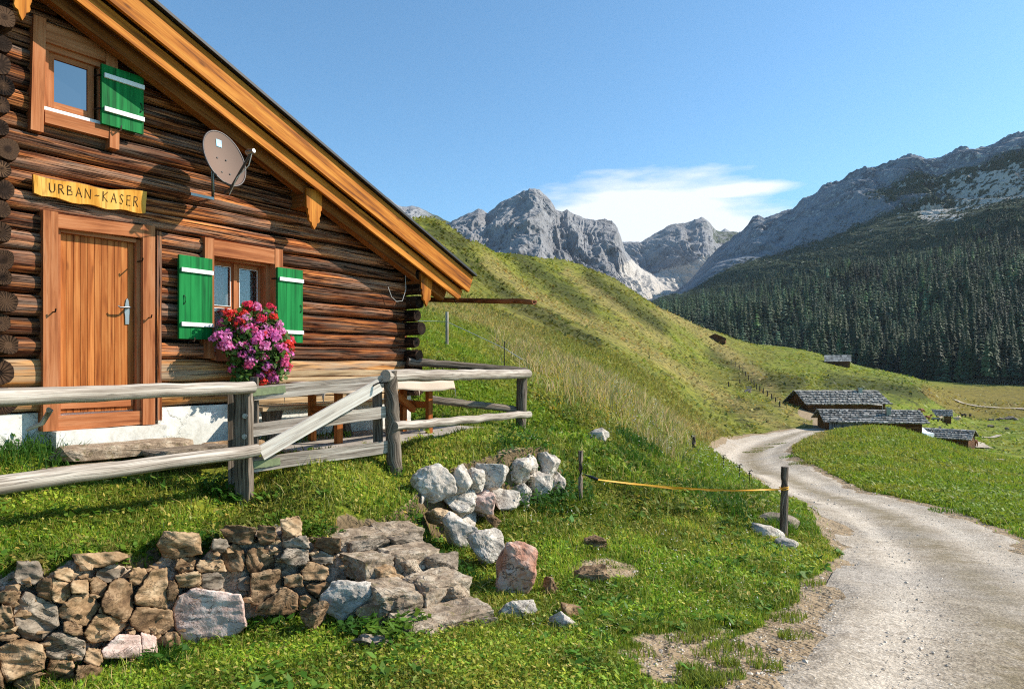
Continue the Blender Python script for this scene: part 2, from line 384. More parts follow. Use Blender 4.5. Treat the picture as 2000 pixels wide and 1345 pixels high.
M['cow_dark'] = mat_plain('dark_hide', lin(54, 40, 32), .8, var=.2, scale=3)
M['black'] = mat_plain('black_plastic', lin(24, 24, 26), .4)
M['tape'] = mat_plain('orange_tape', lin(236, 168, 40), .6, var=.2, scale=60)
M['wire'] = mat_plain('pale_wire', lin(200, 196, 188), .5)
M['car'] = mat_plain('white_car_paint', lin(226, 230, 234), .25, 0, var=.02)

# ------------------------------------------------------------------ terrain heights
# (column, distance, height): surveyed spots, upper = terrace and hillside, lower = verge in front of the walls
SH = []
def add_pt(px, d, z): SH.append((px, d, z))
def sight(px, py, d): SH.append((px, d, (HY - py) / F * d))
for p in ((1130, 9.6, -1.55),): add_pt(*p)
for px, lst in {
    600: [(14, .2), (24, 1.6), (42, 4.8), (80, 13.5), (130, 25), (220, 30), (400, 28), (700, 20)],
    0: [(14, .3), (42, 6), (115, 24), (220, 32), (700, 30)], -700: [(14, .8), (42, 8), (115, 32), (700, 40)]}.items():
    for d, z in lst: add_pt(px, d, z)
for px, lst in {
    850: [(700, 14), (640, 24), (580, 42), (500, 80), (438, 115)],
    925: [(640, 33), (580, 60), (530, 100), (478, 145)],
    1000: [(760, 15), (700, 25), (640, 45), (580, 85), (540, 140), (500, 180)],
    1100: [(860, 11.3), (800, 14), (750, 20), (700, 35), (650, 60), (600, 105), (555, 170), (518, 210)],
    1200: [(1100, 6.6), (1000, 8.7), (930, 10), (870, 12), (800, 17), (760, 24), (700, 50), (650, 90), (600, 160), (555, 240)],
    1300: [(1200, 5.4), (1100, 7), (1000, 9.2), (950, 10.5), (905, 13), (858, 18), (812, 30), (755, 58), (700, 98), (650, 168), (606, 270)],
    1400: [(893, 24), (862, 50), (806, 88), (740, 135), (690, 220), (645, 300)],
    1500: [(1200, 5.6), (1100, 7.8), (1020, 10), (985, 11.6), (800, 88), (740, 150), (700, 260), (676, 330)],
    1600: [(815, 98), (760, 150), (715, 260), (694, 340)],
    1700: [(800, 110), (760, 200), (719, 320)],
    1740: [(860, 42), (838, 52)], 1800: [(770, 200), (747, 300)],
    1850: [(1000, 14), (930, 26), (870, 48), (830, 190), (800, 250), (778, 290), (760, 380), (746, 450)],
    2000: [(950, 24), (905, 45), (880, 130), (850, 170), (800, 270), (770, 380), (747, 450)]}.items():
    for py, d in lst: sight(px, py, d)
for px in (1740, 1850): add_pt(px, 75, -8.2 - (px - 1740) * .018)
add_pt(1740, 98, -9.2); add_pt(1740, 160, -9.5); add_pt(1850, 112, -12.6)
for px in (2400, 3000):
    for d, z in ((10, -2.4), (24, -4), (45, -6.2), (130, -15.5), (270, -16.8), (450, -9)): add_pt(px, d, z)
# behind the skyline of the hill the ground falls away
for px, d, z in ((850, 115, 24.0), (925, 145, 25.9), (1000, 180, 29.2), (1100, 210, 31.2), (1200, 240, 29.2), (1300, 270, 22.5), (1400, 300, 16.2), (1500, 330, 10.2), (1600, 340, 5.9), (1700, 320, -.5), (1800, 300, -6.7)):
    add_pt(px, d * 1.25, z * .95 - 1.5); add_pt(px, d * 1.9, z * .5 - 8); add_pt(px, 700, z * .2 - 8)
# road bed
ROAD_L = [(1345, 1430), (1250, 1510), (1200, 1570), (1130, 1628), (1090, 1648), (1055, 1642), (1040, 1628), (1000, 1584), (970, 1534), (940, 1468), (915, 1416), (895, 1390), (880, 1386), (870, 1404), (860, 1432), (853, 1472), (848, 1530), (846, 1575)]
ROAD_R = [(1345, 2560), (1250, 2480), (1200, 2370), (1130, 2200), (1090, 2090), (1055, 1998), (1040, 1965), (1000, 1835), (970, 1742), (940, 1662), (915, 1592), (895, 1548), (880, 1540), (870, 1553), (860, 1585), (853, 1606), (848, 1640), (846, 1690)]
def road_d(py): return np.interp(py, [846, 848, 853, 858, 874, 904, 944, 1050, 1172, 1345], [76, 74, 67, 60, 45, 30, 20, 10, 6, 3.6])
for i, (py, pl) in enumerate(ROAD_L):
    d = float(road_d(py)); z = (HY - py) / F * d
    pr = ROAD_R[i][1]
    if i % 2 == 0 or py < 900:
        add_pt(pl, d, z); add_pt(min(pr, 2900), d, z - .03)
for px in (1500, 2000, 2400, 1040, 600, 0, -700): add_pt(px, 2.2, -1.68)
LOWER = [(-700, 3, -1.75), (-700, 6, -1.85), (0, 3.4, -1.84), (0, 4.0, -1.95), (0, 7, -2.0), (400, 3.5, -1.8), (400, 4.9, -1.97), (400, 7.5, -2.0), (600, 3.7, -1.8), (600, 5.3, -1.93), (600, 8, -1.85),
         (860, 3.6, -1.72), (860, 4.9, -1.85), (860, 6, -1.82), (860, 9, -1.65), (1040, 3.7, -1.73), (1040, 5.6, -1.87), (1000, 7.7, -1.64), (1040, 9, -1.62), (1135, 8.5, -1.72), (1135, 5, -1.85)]
UPPER = [(-700, 3, -1.1), (-700, 6, -.8), (85, 6.4, -.76), (300, 7.3, -.80), (480, 8.1, -.84), (800, 10.3, -.88), (900, 10.4, -.9), (0, 4.7, -1.16), (250, 5.5, -1.2), (470, 6.4, -1.25), (770, 7.5, -1.14), (1015, 11, -1.06), (600, 8.2, -.93), (850, 9.0, -.95),
         (0, 4.2, -1.31), (150, 4.6, -1.29), (350, 5.15, -1.31), (560, 5.75, -1.37), (720, 6.1, -1.44), (830, 7.4, -1.17), (1000, 8.0, -1.08), (1090, 8.8, -1.19), (1135, 9.6, -1.5), (1135, 8.5, -1.72), (850, 11.5, -.45)] + [(CX + F * (-4.4101 + .5859 * u + .8104 * o) / (6.46 + .8104 * u - .5859 * o), 6.46 + .8104 * u - .5859 * o, z) for u in (1.9, 2.7, 3.5, 4.3, 5.1) for o, z in ((1.5, -.89), (.9, -.92))]
class TPS:
    def __init__(s, P, lam=1e-4):
        P = np.array(P, float); s.X = np.c_[P[:, 0] / 330, np.log(P[:, 1]) * 1.7]; s.k = P[:, 1] + 5; n = len(P)
        D = np.linalg.norm(s.X[:, None] - s.X[None], axis=2); A = np.zeros((n + 3, n + 3))
        A[:n, :n] = s.phi(D) + lam * np.eye(n); A[:n, n] = 1; A[:n, n + 1:] = s.X; A[n:, :n] = A[:n, n:].T
        s.w = np.linalg.solve(A, np.r_[P[:, 2] / s.k, 0, 0, 0]); s.n = n
    @staticmethod
    def phi(r): return np.where(r > 1e-9, r * r * np.log(np.maximum(r, 1e-9)), 0)
    def __call__(s, px, d):
        px = np.clip(px, -900, 3100) / 330; ld = np.log(d) * 1.7; o = np.empty(len(px))
        for i in range(0, len(px), 40000):
            q = np.c_[px[i:i + 40000], ld[i:i + 40000]]
            r = np.sqrt(((q[:, None, :] - s.X[None]) ** 2).sum(2))
            o[i:i + 40000] = s.phi(r) @ s.w[:s.n] + s.w[s.n] + q @ s.w[s.n + 1:]
        return o * (d + 5)
TU, TL = TPS(SH + UPPER), TPS(SH + LOWER)
# foot line of the terrace: (column, distance, width of the step)
EDGE = [(-900, 3.3, .12), (0, 4.02, .2), (150, 4.33, .2), (350, 4.93, .2), (560, 5.4, .22), (640, 5.35, .35), (740, 5.6, .75), (840, 6.0, .75), (860, 7.1, .22), (920, 7.5, .16), (1000, 7.9, .16), (1095, 8.75, .2), (1140, 9.4, .5), (1180, 11.5, 1.2), (1180, 14, 2)]
EX = np.array([((p - CX) / F * d, d, w) for p, d, w in EDGE])
POLY = np.r_[EX[:, :2], [[3, 40], [-60, 40], [-60, 2]]]
def terrace(x, y):
    """0 below, 1 on the terrace"""
    x = np.asarray(x, float); y = np.asarray(y, float)
    best = np.full(x.shape, 1e9); wid = np.full(x.shape, .2)
    for a, b in zip(EX[:-1], EX[1:]):
        vx, vy = b[0] - a[0], b[1] - a[1]; t = np.clip(((x - a[0]) * vx + (y - a[1]) * vy) / (vx * vx + vy * vy), 0, 1)
        dd = np.hypot(x - a[0] - t * vx, y - a[1] - t * vy); k = dd < best
        best = np.where(k, dd, best); wid = np.where(k, a[2] + t * (b[2] - a[2]), wid)
    ins = np.zeros(x.shape, bool); n = len(POLY)
    for i in range(n):
        x0, y0 = POLY[i]; x1, y1 = POLY[(i + 1) % n]
        c = (y0 > y) != (y1 > y)
        with np.errstate(divide='ignore', invalid='ignore'): xi = (x1 - x0) * (y - y0) / (y1 - y0) + x0
        ins ^= c & (x < xi)
    return sstep(0, 1, np.where(ins, best, -best) / wid)
def pxd(x, y):
    ye = np.maximum(y, 2.6); return CX + F * x / ye, ye
def height(x, y):
    x = np.atleast_1d(np.asarray(x, float)); y = np.atleast_1d(np.asarray(y, float))
    px, d = pxd(x, y); m = terrace(x, y)
    z = TL(px, d) * (1 - m) + TU(px, d) * m
    near = sstep(3, 12, d); amp = .012 + .03 * near + .9 * sstep(30, 120, d)
    bl = 1 - sstep(1380, 1420, px) * (1 - sstep(40, 70, d))      # keep the road bed smooth
    z = z + (fbm(x / 3, y / 3, None, 4, 3) * .05 * (.4 + bl) + fbm(x / 18, y / 18, None, 4, 8) * amp * .8)
    # spurs and gullies running down the hillside
    hs = sstep(25, 70, d) * (1 - sstep(1500, 1800, px)) * sstep(780, 900, px)
    g = x * .94 - y * .34
    z = z + hs * (np.sin(g / 9.5 + 1.3 * fbm(x / 60, y / 60, None, 2, 5)) * .008 * d + .005 * d * ridged(g / 14, y / 60, 3, 9)) * np.minimum(1, 120 / d)
    return z
def G(px, d, dz=0.0):
    x = (px - CX) / F * d; return Vector((x, d, float(height(x, d)[0]) + dz))
def hit(px, py, d0=3.2, d1=500):
    """where the sight line through a photo point meets the ground"""
    d = np.exp(np.linspace(math.log(d0), math.log(d1), 900)); x = (px - CX) / F * d
    f = height(x, d) - (HY - py) / F * d; k = np.where(f > 0)[0]
    i = k[0] if len(k) else len(d) - 1
    return Vector((x[i], d[i], (HY - py) / F * d[i]))

# ------------------------------------------------------------------ what grows where
def poly_dist(px, py, pts):
    b = np.full(px.shape, 1e9)
    for (x0, y0), (x1, y1) in zip(pts[:-1], pts[1:]):
        vx, vy = x1 - x0, y1 - y0; t = np.clip(((px - x0) * vx + (py - y0) * vy) / (vx * vx + vy * vy), 0, 1)
        b = np.minimum(b, np.hypot(px - x0 - t * vx, py - y0 - t * vy))
    return b
RL = np.array([((p - CX) / F * road_d(q), road_d(q)) for q, p in ROAD_L]); RR = np.array([((p - CX) / F * road_d(q), road_d(q)) for q, p in ROAD_R])
RP = np.r_[RL, RR[::-1]]
RP = np.r_[[[RL[0, 0] - .35, 1.0]], RP, [[RR[0, 0], 1.0]]]
def in_poly(x, y, P):
    ins = np.zeros(x.shape, bool); n = len(P)
    for i in range(n):
        x0, y0 = P[i]; x1, y1 = P[(i + 1) % n]; c = (y0 > y) != (y1 > y)
        with np.errstate(divide='ignore', invalid='ignore'): ins ^= c & (x < (x1 - x0) * (y - y0) / (y1 - y0) + x0)
    return ins
def road_sd(x, y):
    """signed distance to the road edge, positive on the road"""
    b = np.full(x.shape, 1e9); n = len(RP)
    for i in range(n):
        x0, y0 = RP[i]; x1, y1 = RP[(i + 1) % n]; vx, vy = x1 - x0, y1 - y0
        t = np.clip(((x - x0) * vx + (y - y0) * vy) / (vx * vx + vy * vy + 1e-12), 0, 1)
        b = np.minimum(b, np.hypot(x - x0 - t * vx, y - y0 - t * vy))
    return np.where(in_poly(x, y, RP), b, -b)
TAN = [[(820, 575), (843, 598), (930, 625), (1018, 655), (1088, 692), (1180, 755), (1290, 815), (1390, 850)], [(950, 512), (1040, 578), (1103, 610), (1226, 668), (1319, 722), (1400, 770), (1530, 835)],
       [(1107, 532), (1174, 582), (1245, 638), (1300, 672)], [(1290, 604), (1360, 640), (1420, 690), (1480, 730)], [(840, 560), (900, 600), (960, 625)], [(1500, 765), (1600, 850)]]
DARK = [[(900, 500), (960, 545), (1000, 590), (1080, 630), (1160, 670)], [(1010, 500), (1090, 560), (1150, 605)], [(1400, 690), (1450, 720), (1500, 745), (1560, 752)], [(850, 450), (900, 480)], [(1150, 545), (1230, 600), (1290, 640)], [(1620, 745), (1720, 755), (1800, 770)]]
G_LUSH, G_MID, G_OLIVE, G_TAN, G_DARK = [np.array(c[:3]) for c in (lin(132, 152, 42), lin(150, 154, 54), lin(142, 138, 62), lin(180, 158, 102), lin(62, 66, 30))]
G_SOIL, G_GRAVEL = np.array(lin(150, 116, 76)[:3]), np.array(lin(196, 180, 158)[:3])
def ground_cover(x, y, z):
    """colour of the sward, share of bare ground, share of tall dry grass"""
    d = np.maximum(y, 2.6); px = CX + F * x / d; py = HY - F * z / d
    n1 = fbm(x / 2.2, y / 2.2, None, 4, 21); n2 = fbm(x / 25, y / 25, None, 4, 22); n3 = fbm(x / .5, y / .5, None, 3, 23)
    far = sstep(14, 60, d)
    c = G_LUSH + (G_MID - G_LUSH) * sstep(-.3, .4, n1)[:, None]
    ol = np.clip(far * .75 + far * n2 * .8, 0, 1) * (1 - .7 * sstep(1500, 1700, px) * (1 - .4 * sstep(300, 420, d)))
    c = c + (G_OLIVE - c) * ol[:, None]
    w = 9 + 5 * n1
    tan = np.zeros(x.shape)
    for L in TAN: tan = np.maximum(tan, 1 - sstep(0, 17 + 12 * (n2 + .3), poly_dist(px, py, L) + 8 * n1))
    dry = np.maximum(1 - sstep(10, 85, poly_dist(px, py, [(1000, 660), (1060, 715), (1130, 765), (1220, 815), (1310, 860)]) + 25 * n1), 0) * sstep(11, 14, d)
    tan = np.clip(np.maximum(tan * sstep(18, 30, d), dry * .55) * (.75 + .5 * n3), 0, 1)
    dk = np.zeros(x.shape)
    for L in DARK: dk = np.maximum(dk, 1 - sstep(3, 30, poly_dist(px, py, L) + 16 * n1))
    dk *= sstep(40, 70, d)
    c = c + (G_DARK - c) * (dk * .8)[:, None]; c = c + (G_TAN - c) * (tan * .85)[:, None]
    sd = road_sd(x, y)
    bare = np.clip(1.1 + (sd + .12 * n3 - .18 * (n1 + .2)) / (.22 + .008 * d), 0, 1)                      # gravelly verge
    pat = (1 - sstep(20, 165, np.hypot((px - 1330), (py - 1290) * 2.1) + 110 * n1 + 90 * n3)) * .95
    pat = np.maximum(pat, (1 - sstep(20, 70, np.hypot((px - 1160) * .6, (py - 1115) * 1.6) + 30 * n3)) * .6)
    pat = np.maximum(pat, (1 - sstep(15, 60, np.hypot((px - 1010), (py - 885) * 2) + 30 * n3)) * .7)
    bare = np.maximum(bare, np.clip(pat, 0, 1) * (d < 14))
    bare = np.maximum(bare, (1 - sstep(6, 16, poly_dist(px, py, [(1600, 835), (1598, 815), (1570, 805)]))) * (d > 60) * (d < 110))
    meadow = (1 - sstep(20, 45, np.abs(py - 786) + 6 * n2)) * (px > 1800) * (d > 240)
    c = c + (np.array(lin(150, 122, 62)[:3]) - c) * (.7 * meadow)[:, None]
    return c, bare, tan, sd

# ------------------------------------------------------------------ ground mesh
na, nr = 620, 600
aa = np.linspace(-1.9, 1.9, na); aa = np.sign(aa) * np.abs(aa) ** 1.15 * 1.9 ** (-.15)
yy = np.exp(np.linspace(math.log(1.4), math.log(704), nr)) - 4
A_, Y_ = np.meshgrid(aa, yy); X_ = (A_ * (Y_ + 4)).ravel(); Y_ = Y_.ravel()
Z_ = height(X_, Y_)
ZG = Z_.reshape(nr, na)
def height(x, y):
    x = np.atleast_1d(np.asarray(x, float)); y = np.atleast_1d(np.asarray(y, float))
    fa = np.interp(x / (y + 4), aa, np.arange(na)); fy = np.interp(y, yy, np.arange(nr))
    i = np.minimum(fy.astype(int), nr - 2); j = np.minimum(fa.astype(int), na - 2); u = fy - i; v = fa - j
    return (ZG[i, j] * (1 - v) + ZG[i, j + 1] * v) * (1 - u) + (ZG[i + 1, j] * (1 - v) + ZG[i + 1, j + 1] * v) * u
gc, gb, gt, gsd = ground_cover(X_, Y_, Z_)
_e = .05; gst = np.hypot(height(X_ + _e, Y_) - height(X_ - _e, Y_), height(X_, Y_ + _e) - height(X_, Y_ - _e)) / (2 * _e)
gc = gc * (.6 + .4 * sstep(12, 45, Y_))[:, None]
gb = np.maximum(gb, sstep(.6, 1.0, gst) * (Y_ < 12) * .95)
ix = np.arange(na * nr).reshape(nr, na)
Q = np.stack([ix[:-1, :-1], ix[:-1, 1:], ix[1:, 1:], ix[1:, :-1]], -1).reshape(-1, 4)
t = NT('meadow'); p = t.pos(); near = t.noise(p, 9, 6, .65); mid = t.noise(p, .55, 6, .65); n3 = t.noise(p, .12, 4)
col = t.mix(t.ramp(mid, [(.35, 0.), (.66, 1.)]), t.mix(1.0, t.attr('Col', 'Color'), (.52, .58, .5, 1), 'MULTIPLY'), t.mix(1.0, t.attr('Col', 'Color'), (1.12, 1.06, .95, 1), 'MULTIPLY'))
col = t.mix(t.ramp(near, [(.4, .45), (.6, 0.)]), col, (.03, .035, .012, 1))
# cattle paths along the contour lines of the hill
sp = t.n('ShaderNodeSeparateXYZ'); t.l(p, sp.inputs[0])
hz = t.math('ADD', t.math('MULTIPLY', sp.outputs[2], 1.15), t.math('MULTIPLY', t.noise(p, .09, 4), 9.0))
st = t.math('MULTIPLY', t.ramp(t.math('FRACT', hz), [(0., 1.), (.36, 0.), (.82, 0.), (1., 1.)]), t.ramp(t.noise(p, .2, 5), [(.36, 0.), (.58, 1.)]))
st = t.math('MULTIPLY', st, t.ramp(t.math('DIVIDE', sp.outputs[1], 100.0), [(.35, 0.), (.7, .9)]))
col = t.mix(st, col, (.045, .042, .018, 1))
soil = t.mix(t.noise(p, 3, 4), lin(140, 112, 78), lin(196, 178, 150))
sl_n = t.n('ShaderNodeSeparateXYZ'); t.l(t.n('ShaderNodeNewGeometry').outputs['Normal'], sl_n.inputs[0])
soil = t.mix(t.ramp(sl_n.outputs[2], [(.70, 1.), (.86, 0.)]), soil, t.mix(near, lin(58, 46, 28), lin(104, 90, 58)))
soil = t.mix(t.ramp(t.vor(p, 26), [(.1, 0.), (.3, .5)]), soil, lin(120, 100, 78))
bm = t.ramp(t.math('ADD', t.attr('bare'), t.math('MULTIPLY', t.math('SUBTRACT', near, .5), .7)), [(.42, 0.), (.58, 1.)])
col = t.mix(bm, col, soil)
h = t.math('ADD', t.math('MULTIPLY', mid, .6), t.math('MULTIPLY', t.noise(p, 2.2, 5, .7), .4))
bp = t.bump(near, .5, .03, t.bump(h, .9, .5))
t.bsdf(col, .95, bp, .1); M['meadow'] = t.m
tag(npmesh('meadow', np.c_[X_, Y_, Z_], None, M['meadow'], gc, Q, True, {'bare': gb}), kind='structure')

# ------------------------------------------------------------------ gravel road
m = (gsd.reshape(nr, na) > -.1 - .06 * fbm(X_ / .4, Y_ / .4, None, 3, 40).reshape(nr, na)); q = m[:-1, :-1] & m[:-1, 1:] & m[1:, 1:] & m[1:, :-1]
def refine_road():
    V, Qd, wear, grs = [], [], [], []
    n = 110
    MC = (RL + RR) / 2; cum = np.r_[0, np.cumsum(np.hypot(*np.diff(MC.T)))]; NR = 900
    ar = np.exp(np.linspace(0, math.log(cum[-1] + 2), NR)) * 1.0; ar = 2 * (ar - 1) / 2; ar = ar / ar[-1] * cum[-1]; un = np.linspace(0, cum[-1], 420)
    L = np.array([np.interp(un, cum, RL[:, k]) for k in (0, 1)]).T; Rr = np.array([np.interp(un, cum, RR[:, k]) for k in (0, 1)]).T
    for A in (L, Rr):
        for k in (0, 1):
            B = np.pad(A[:, k], 14, mode='reflect', reflect_type='odd'); A[:, k] = np.convolve(B, np.hanning(29) / np.hanning(29).sum(), 'valid')
    L = np.array([np.interp(ar, un, L[:, k]) for k in (0, 1)]).T; Rr = np.array([np.interp(ar, un, Rr[:, k]) for k in (0, 1)]).T
    # start the road behind the photographer
    ex = np.linspace(1, 0, 80, endpoint=False)[:, None]; L = np.r_[L[0] + ex * (-.6, -2.6), L]; Rr = np.r_[Rr[0] + ex * (0, -2.6), Rr]
    for i in range(len(L)):
        for j in range(n):
            u = .5 - .5 * math.cos(math.pi * j / (n - 1)); V.append(L[i] * (1 - u) + Rr[i] * u)
    V = np.array(V); x, y = V.T
    u = np.tile(.5 - .5 * np.cos(np.pi * np.linspace(0, 1, n)), len(L)); jit = .16 * fbm(x / .35, y / .35, None, 4, 41) + .45 * fbm(x / 1.5, y / 1.5, None, 3, 42) + .10
    e = (np.minimum(u, 1 - u) * np.repeat(np.hypot(*(Rr - L).T), n))
    zz = height(x, y) + .035 - .07 * np.clip(1 - (e + jit) / .4, 0, 1.6) - .02 * (np.exp(-((u - .3) / .1) ** 2) + np.exp(-((u - .72) / .1) ** 2)) * sstep(0, .3, e)
    ii = np.arange(len(V)).reshape(-1, n)
    Qd = np.stack([ii[:-1, :-1], ii[:-1, 1:], ii[1:, 1:], ii[1:, :-1]], -1).reshape(-1, 4)
    return np.c_[x, y, zz], Qd, u, e
RV, RQ, ru, re_ = refine_road()
t = NT('gravel'); p = t.pos(); a = t.noise(p, 34, 6, .7); b_ = t.noise(p, 1.1, 5, .6); v = t.vor(p, 42); v2 = t.vor(p, 15)
col = t.ramp(t.math('ADD', t.math('MULTIPLY', a, .6), t.math('MULTIPLY', b_, .4)), [(.38, lin(160, 147, 130)), (.5, lin(194, 180, 162)), (.64, lin(216, 204, 190))])
col = t.mix(t.ramp(v, [(.15, .0), (.5, .25)]), col, lin(128, 112, 94))
col = t.mix(t.ramp(v2, [(.06, .8), (.11, 0.)]), col, lin(206, 202, 196))
u = t.attr('u'); lane = t.math('ABSOLUTE', t.math('SUBTRACT', u, .5))
strip = t.math('MULTIPLY', t.ramp(lane, [(.03, 1.), (.16, 0.)]), t.ramp(t.noise(p, 2.6, 6, .7), [(.38, .2), (.56, .7)]))
col = t.mix(strip, col, lin(126, 112, 84))
rut = t.math('MULTIPLY', t.ramp(t.math('ABSOLUTE', t.math('SUBTRACT', lane, .24)), [(.03, 1.), (.1, 0.)]), t.ramp(t.noise(p, .9, 4), [(.4, .3), (.6, .7)]))
col = t.mix(rut, col, lin(216, 202, 184))
pit = t.ramp(t.noise(p, 7, 6, .75), [(.36, .45), (.5, 0.)]); col = t.mix(pit, col, lin(132, 116, 98))
grey = t.math('MULTIPLY', t.ramp(t.noise(p, .35, 3), [(.52, 0.), (.66, .35)]), 1.0)
col = t.mix(grey, col, lin(160, 154, 148))
h = t.math('ADD', a, t.math('MULTIPLY', t.math('SUBTRACT', .6, v), .4))
vc = t.n('ShaderNodeSeparateColor'); t.l(t.vor(p, 70, 'F1', 'Color'), vc.inputs[0]); vd = t.n('ShaderNodeSeparateColor'); t.l(t.vor(p, 28, 'F1', 'Color'), vd.inputs[0])
gk = t.math('ADD', .62, t.math('ADD', t.math('MULTIPLY', vc.outputs[0], .42), t.math('MULTIPLY', vd.outputs[0], .30))); gcx = t.n('ShaderNodeCombineColor'); [t.l(gk, gcx.inputs[i]) for i in range(3)]
col = t.mix(1.0, col, gcx.outputs[0], 'MULTIPLY')
t.bsdf(col, 1.0, t.bump(t.math('ADD', h, t.math('MULTIPLY', vc.outputs[0], .5)), .8, .02), .02); M['gravel'] = t.m
tag(npmesh('gravel_road', RV, None, M['gravel'], None, RQ, True, {'u': ru}), kind='structure')

# ------------------------------------------------------------------ mountains
def mountain(name, mat, px0, px1, ncol, nrow, base, crest, mid=None, midrow=.5, amp=80, jag=10, seed=1, fcol=40, back=.35, bulge=0):
    """base, mid, crest: lists (column, row, distance); the faces in between carry ribs and gullies"""
    px = np.linspace(px0, px1, ncol)
    def cv(L): L = np.array(L, float); return np.interp(px, L[:, 0], L[:, 1]), np.interp(px, L[:, 0], L[:, 2])
    bp_, bd = cv(base); cp, cd = cv(crest)
    s = np.linspace(0, 1, nrow)[:, None]
    def xyz(p, d): return np.stack([(px - CX) / F * d, d, (HY - p) / F * d], -1)
    B, C_ = xyz(bp_, bd), xyz(cp, cd)
    if mid is not None:
        mp, md = cv(mid); Mm = xyz(mp, md)
        s1 = np.clip(s / midrow, 0, 1)[..., None]; s2 = np.clip((s - midrow) / (1 - midrow), 0, 1)[..., None]
        P = B[None] + (Mm - B)[None] * s1 + (C_ - Mm)[None] * s2
    else:
        P = B[None] + (C_ - B)[None] * s[..., None]
        P[..., 2] += bulge * (np.sin(np.pi * s) ** 1) * np.ones(ncol)
    x, y, z = P[..., 0], P[..., 1], P[..., 2]
    u = np.broadcast_to(px / fcol, x.shape)
    zz = z / (amp * 3.2)
    warp = fbm(x / (amp * 4), z / (amp * 4), None, 3, seed + 3)
    r = ridged(x / (amp * 2.2) + warp, z / (amp * 5.5) + .6 * warp, 6, seed, .58) + .45 * fbm(x / amp * 1.3, z / amp * 2.2, None, 5, seed + 9)
    env = np.sin(np.clip(s, 0, 1) * np.pi * .97 + .04) ** .5 * np.minimum(1, s * 4)
    dy = -r * amp * env
    P[..., 1] += dy; P[..., 0] += .35 * dy * np.sign(x) * 0; P[..., 2] += .22 * r * amp * env * (s < .97) * np.minimum(1, (1 - s) * 8)
    P[-1, :, 2] += jag * 1.1 * fbm(px / 34, px * 0, None, 6, seed + 20, .6)
    for q_ in range(2, 9): P[-q_, :, 2] += (1 - q_ / 9) * jag * 1.1 * fbm(px / 34, px * 0, None, 6, seed + 20, .6)
    # far side
    Bk = []
    for k in (1, 2, 3):
        T = P[-1].copy(); T[:, 1] += k * cd * .12; T[:, 2] -= k * back * cd * .12; Bk.append(T)
    P = np.r_[P, np.array(Bk)]
    nrow2 = P.shape[0]; ii = np.arange(nrow2 * ncol).reshape(nrow2, ncol)
    Qd = np.stack([ii[:-1, :-1], ii[:-1, 1:], ii[1:, 1:], ii[1:, :-1]], -1).reshape(-1, 4)
    sv_ = np.r_[np.broadcast_to(s, (nrow, ncol)), np.ones((3, ncol))]
    return P, Qd, sv_, np.broadcast_to(px, sv_.shape)
def mat_mountain(name, rock, rockd, grassy, sc=1 / 90., scree=False):
    t = NT(name); p = t.pos(); a = t.noise(t.mapping(p, (1, 1, .45)), sc, 9, .66, .5); b_ = t.noise(p, sc * 6, 7, .65); c = t.noise(p, sc * .5, 5)
    f = t.math('ADD', t.math('MULTIPLY', a, .55), t.math('MULTIPLY', b_, .45))
    col = t.ramp(f, [(.36, rockd), (.5, rock), (.64, mul(rock, 1.35))])
    g = t.attr('grass'); gm = t.ramp(t.math('ADD', g, t.math('MULTIPLY', t.math('SUBTRACT', t.math('ADD', t.math('MULTIPLY', b_, .6), t.math('MULTIPLY', c, .4)), .5), 1.6)), [(.44, 0.), (.56, 1.)])
    col = t.mix(gm, col, t.mix(b_, mul(grassy, .6), mul(grassy, 1.3)))
    w = t.attr('pale'); wm_ = t.ramp(t.math('ADD', w, t.math('MULTIPLY', t.math('SUBTRACT', b_, .5), 1.8)), [(.47, 0.), (.55, 1.)])
    col = t.mix(wm_, col, lin(190, 182, 172))
    t.bsdf(col, .95, t.bump(f, .75, 30 if not scree else 30), .1); return t.m
M['peak'] = mat_mountain('limestone_peak', lin(136, 134, 134), lin(76, 76, 80), (.05, .065, .022, 1))
M['ridge'] = mat_mountain('ridge_rock', lin(124, 128, 134), lin(54, 60, 68), (.042, .060, .030, 1), 1 / 70.)
def put(name, mat, res, grass, pale, kind='structure'):
    P, Qd, s, px = res
    V = P.reshape(-1, 3); py = HY - F * P[..., 2] / P[..., 1]
    return tag(npmesh(name, V, None, mat, None, Qd, False, {'grass': grass(px, py, s, P).ravel(), 'pale': pale(px, py, s, P).ravel()}), kind='structure')
res = mountain('far', None, 600, 960, 160, 60, [(600, 470, 3000), (960, 470, 3000)], [(600, 400, 4600), (700, 380, 4600), (748, 386, 4600), (757, 384, 4600), (772, 396, 4600), (786, 403, 4600), (805, 402, 4600), (820, 405, 4600), (845, 420, 4600), (870, 430, 4600), (890, 436, 4600), (960, 450, 4600)], amp=60, jag=16, seed=60)
put('far_mountain', M['peak'], res, lambda px, py, s, P: np.clip(.15 + (px - 800) / 120, 0, .75), lambda px, py, s, P: px * 0)
res = mountain('blue', None, 1380, 1460, 60, 40, [(1380, 480, 6000), (1460, 480, 6000)], [(1380, 470, 7000), (1405, 452, 7000), (1416, 447, 7000), (1430, 456, 7000), (1460, 470, 7000)], amp=60, jag=18, seed=64)
put('distant_summit', M['peak'], res, lambda px, py, s, P: px * 0, lambda px, py, s, P: px * 0)
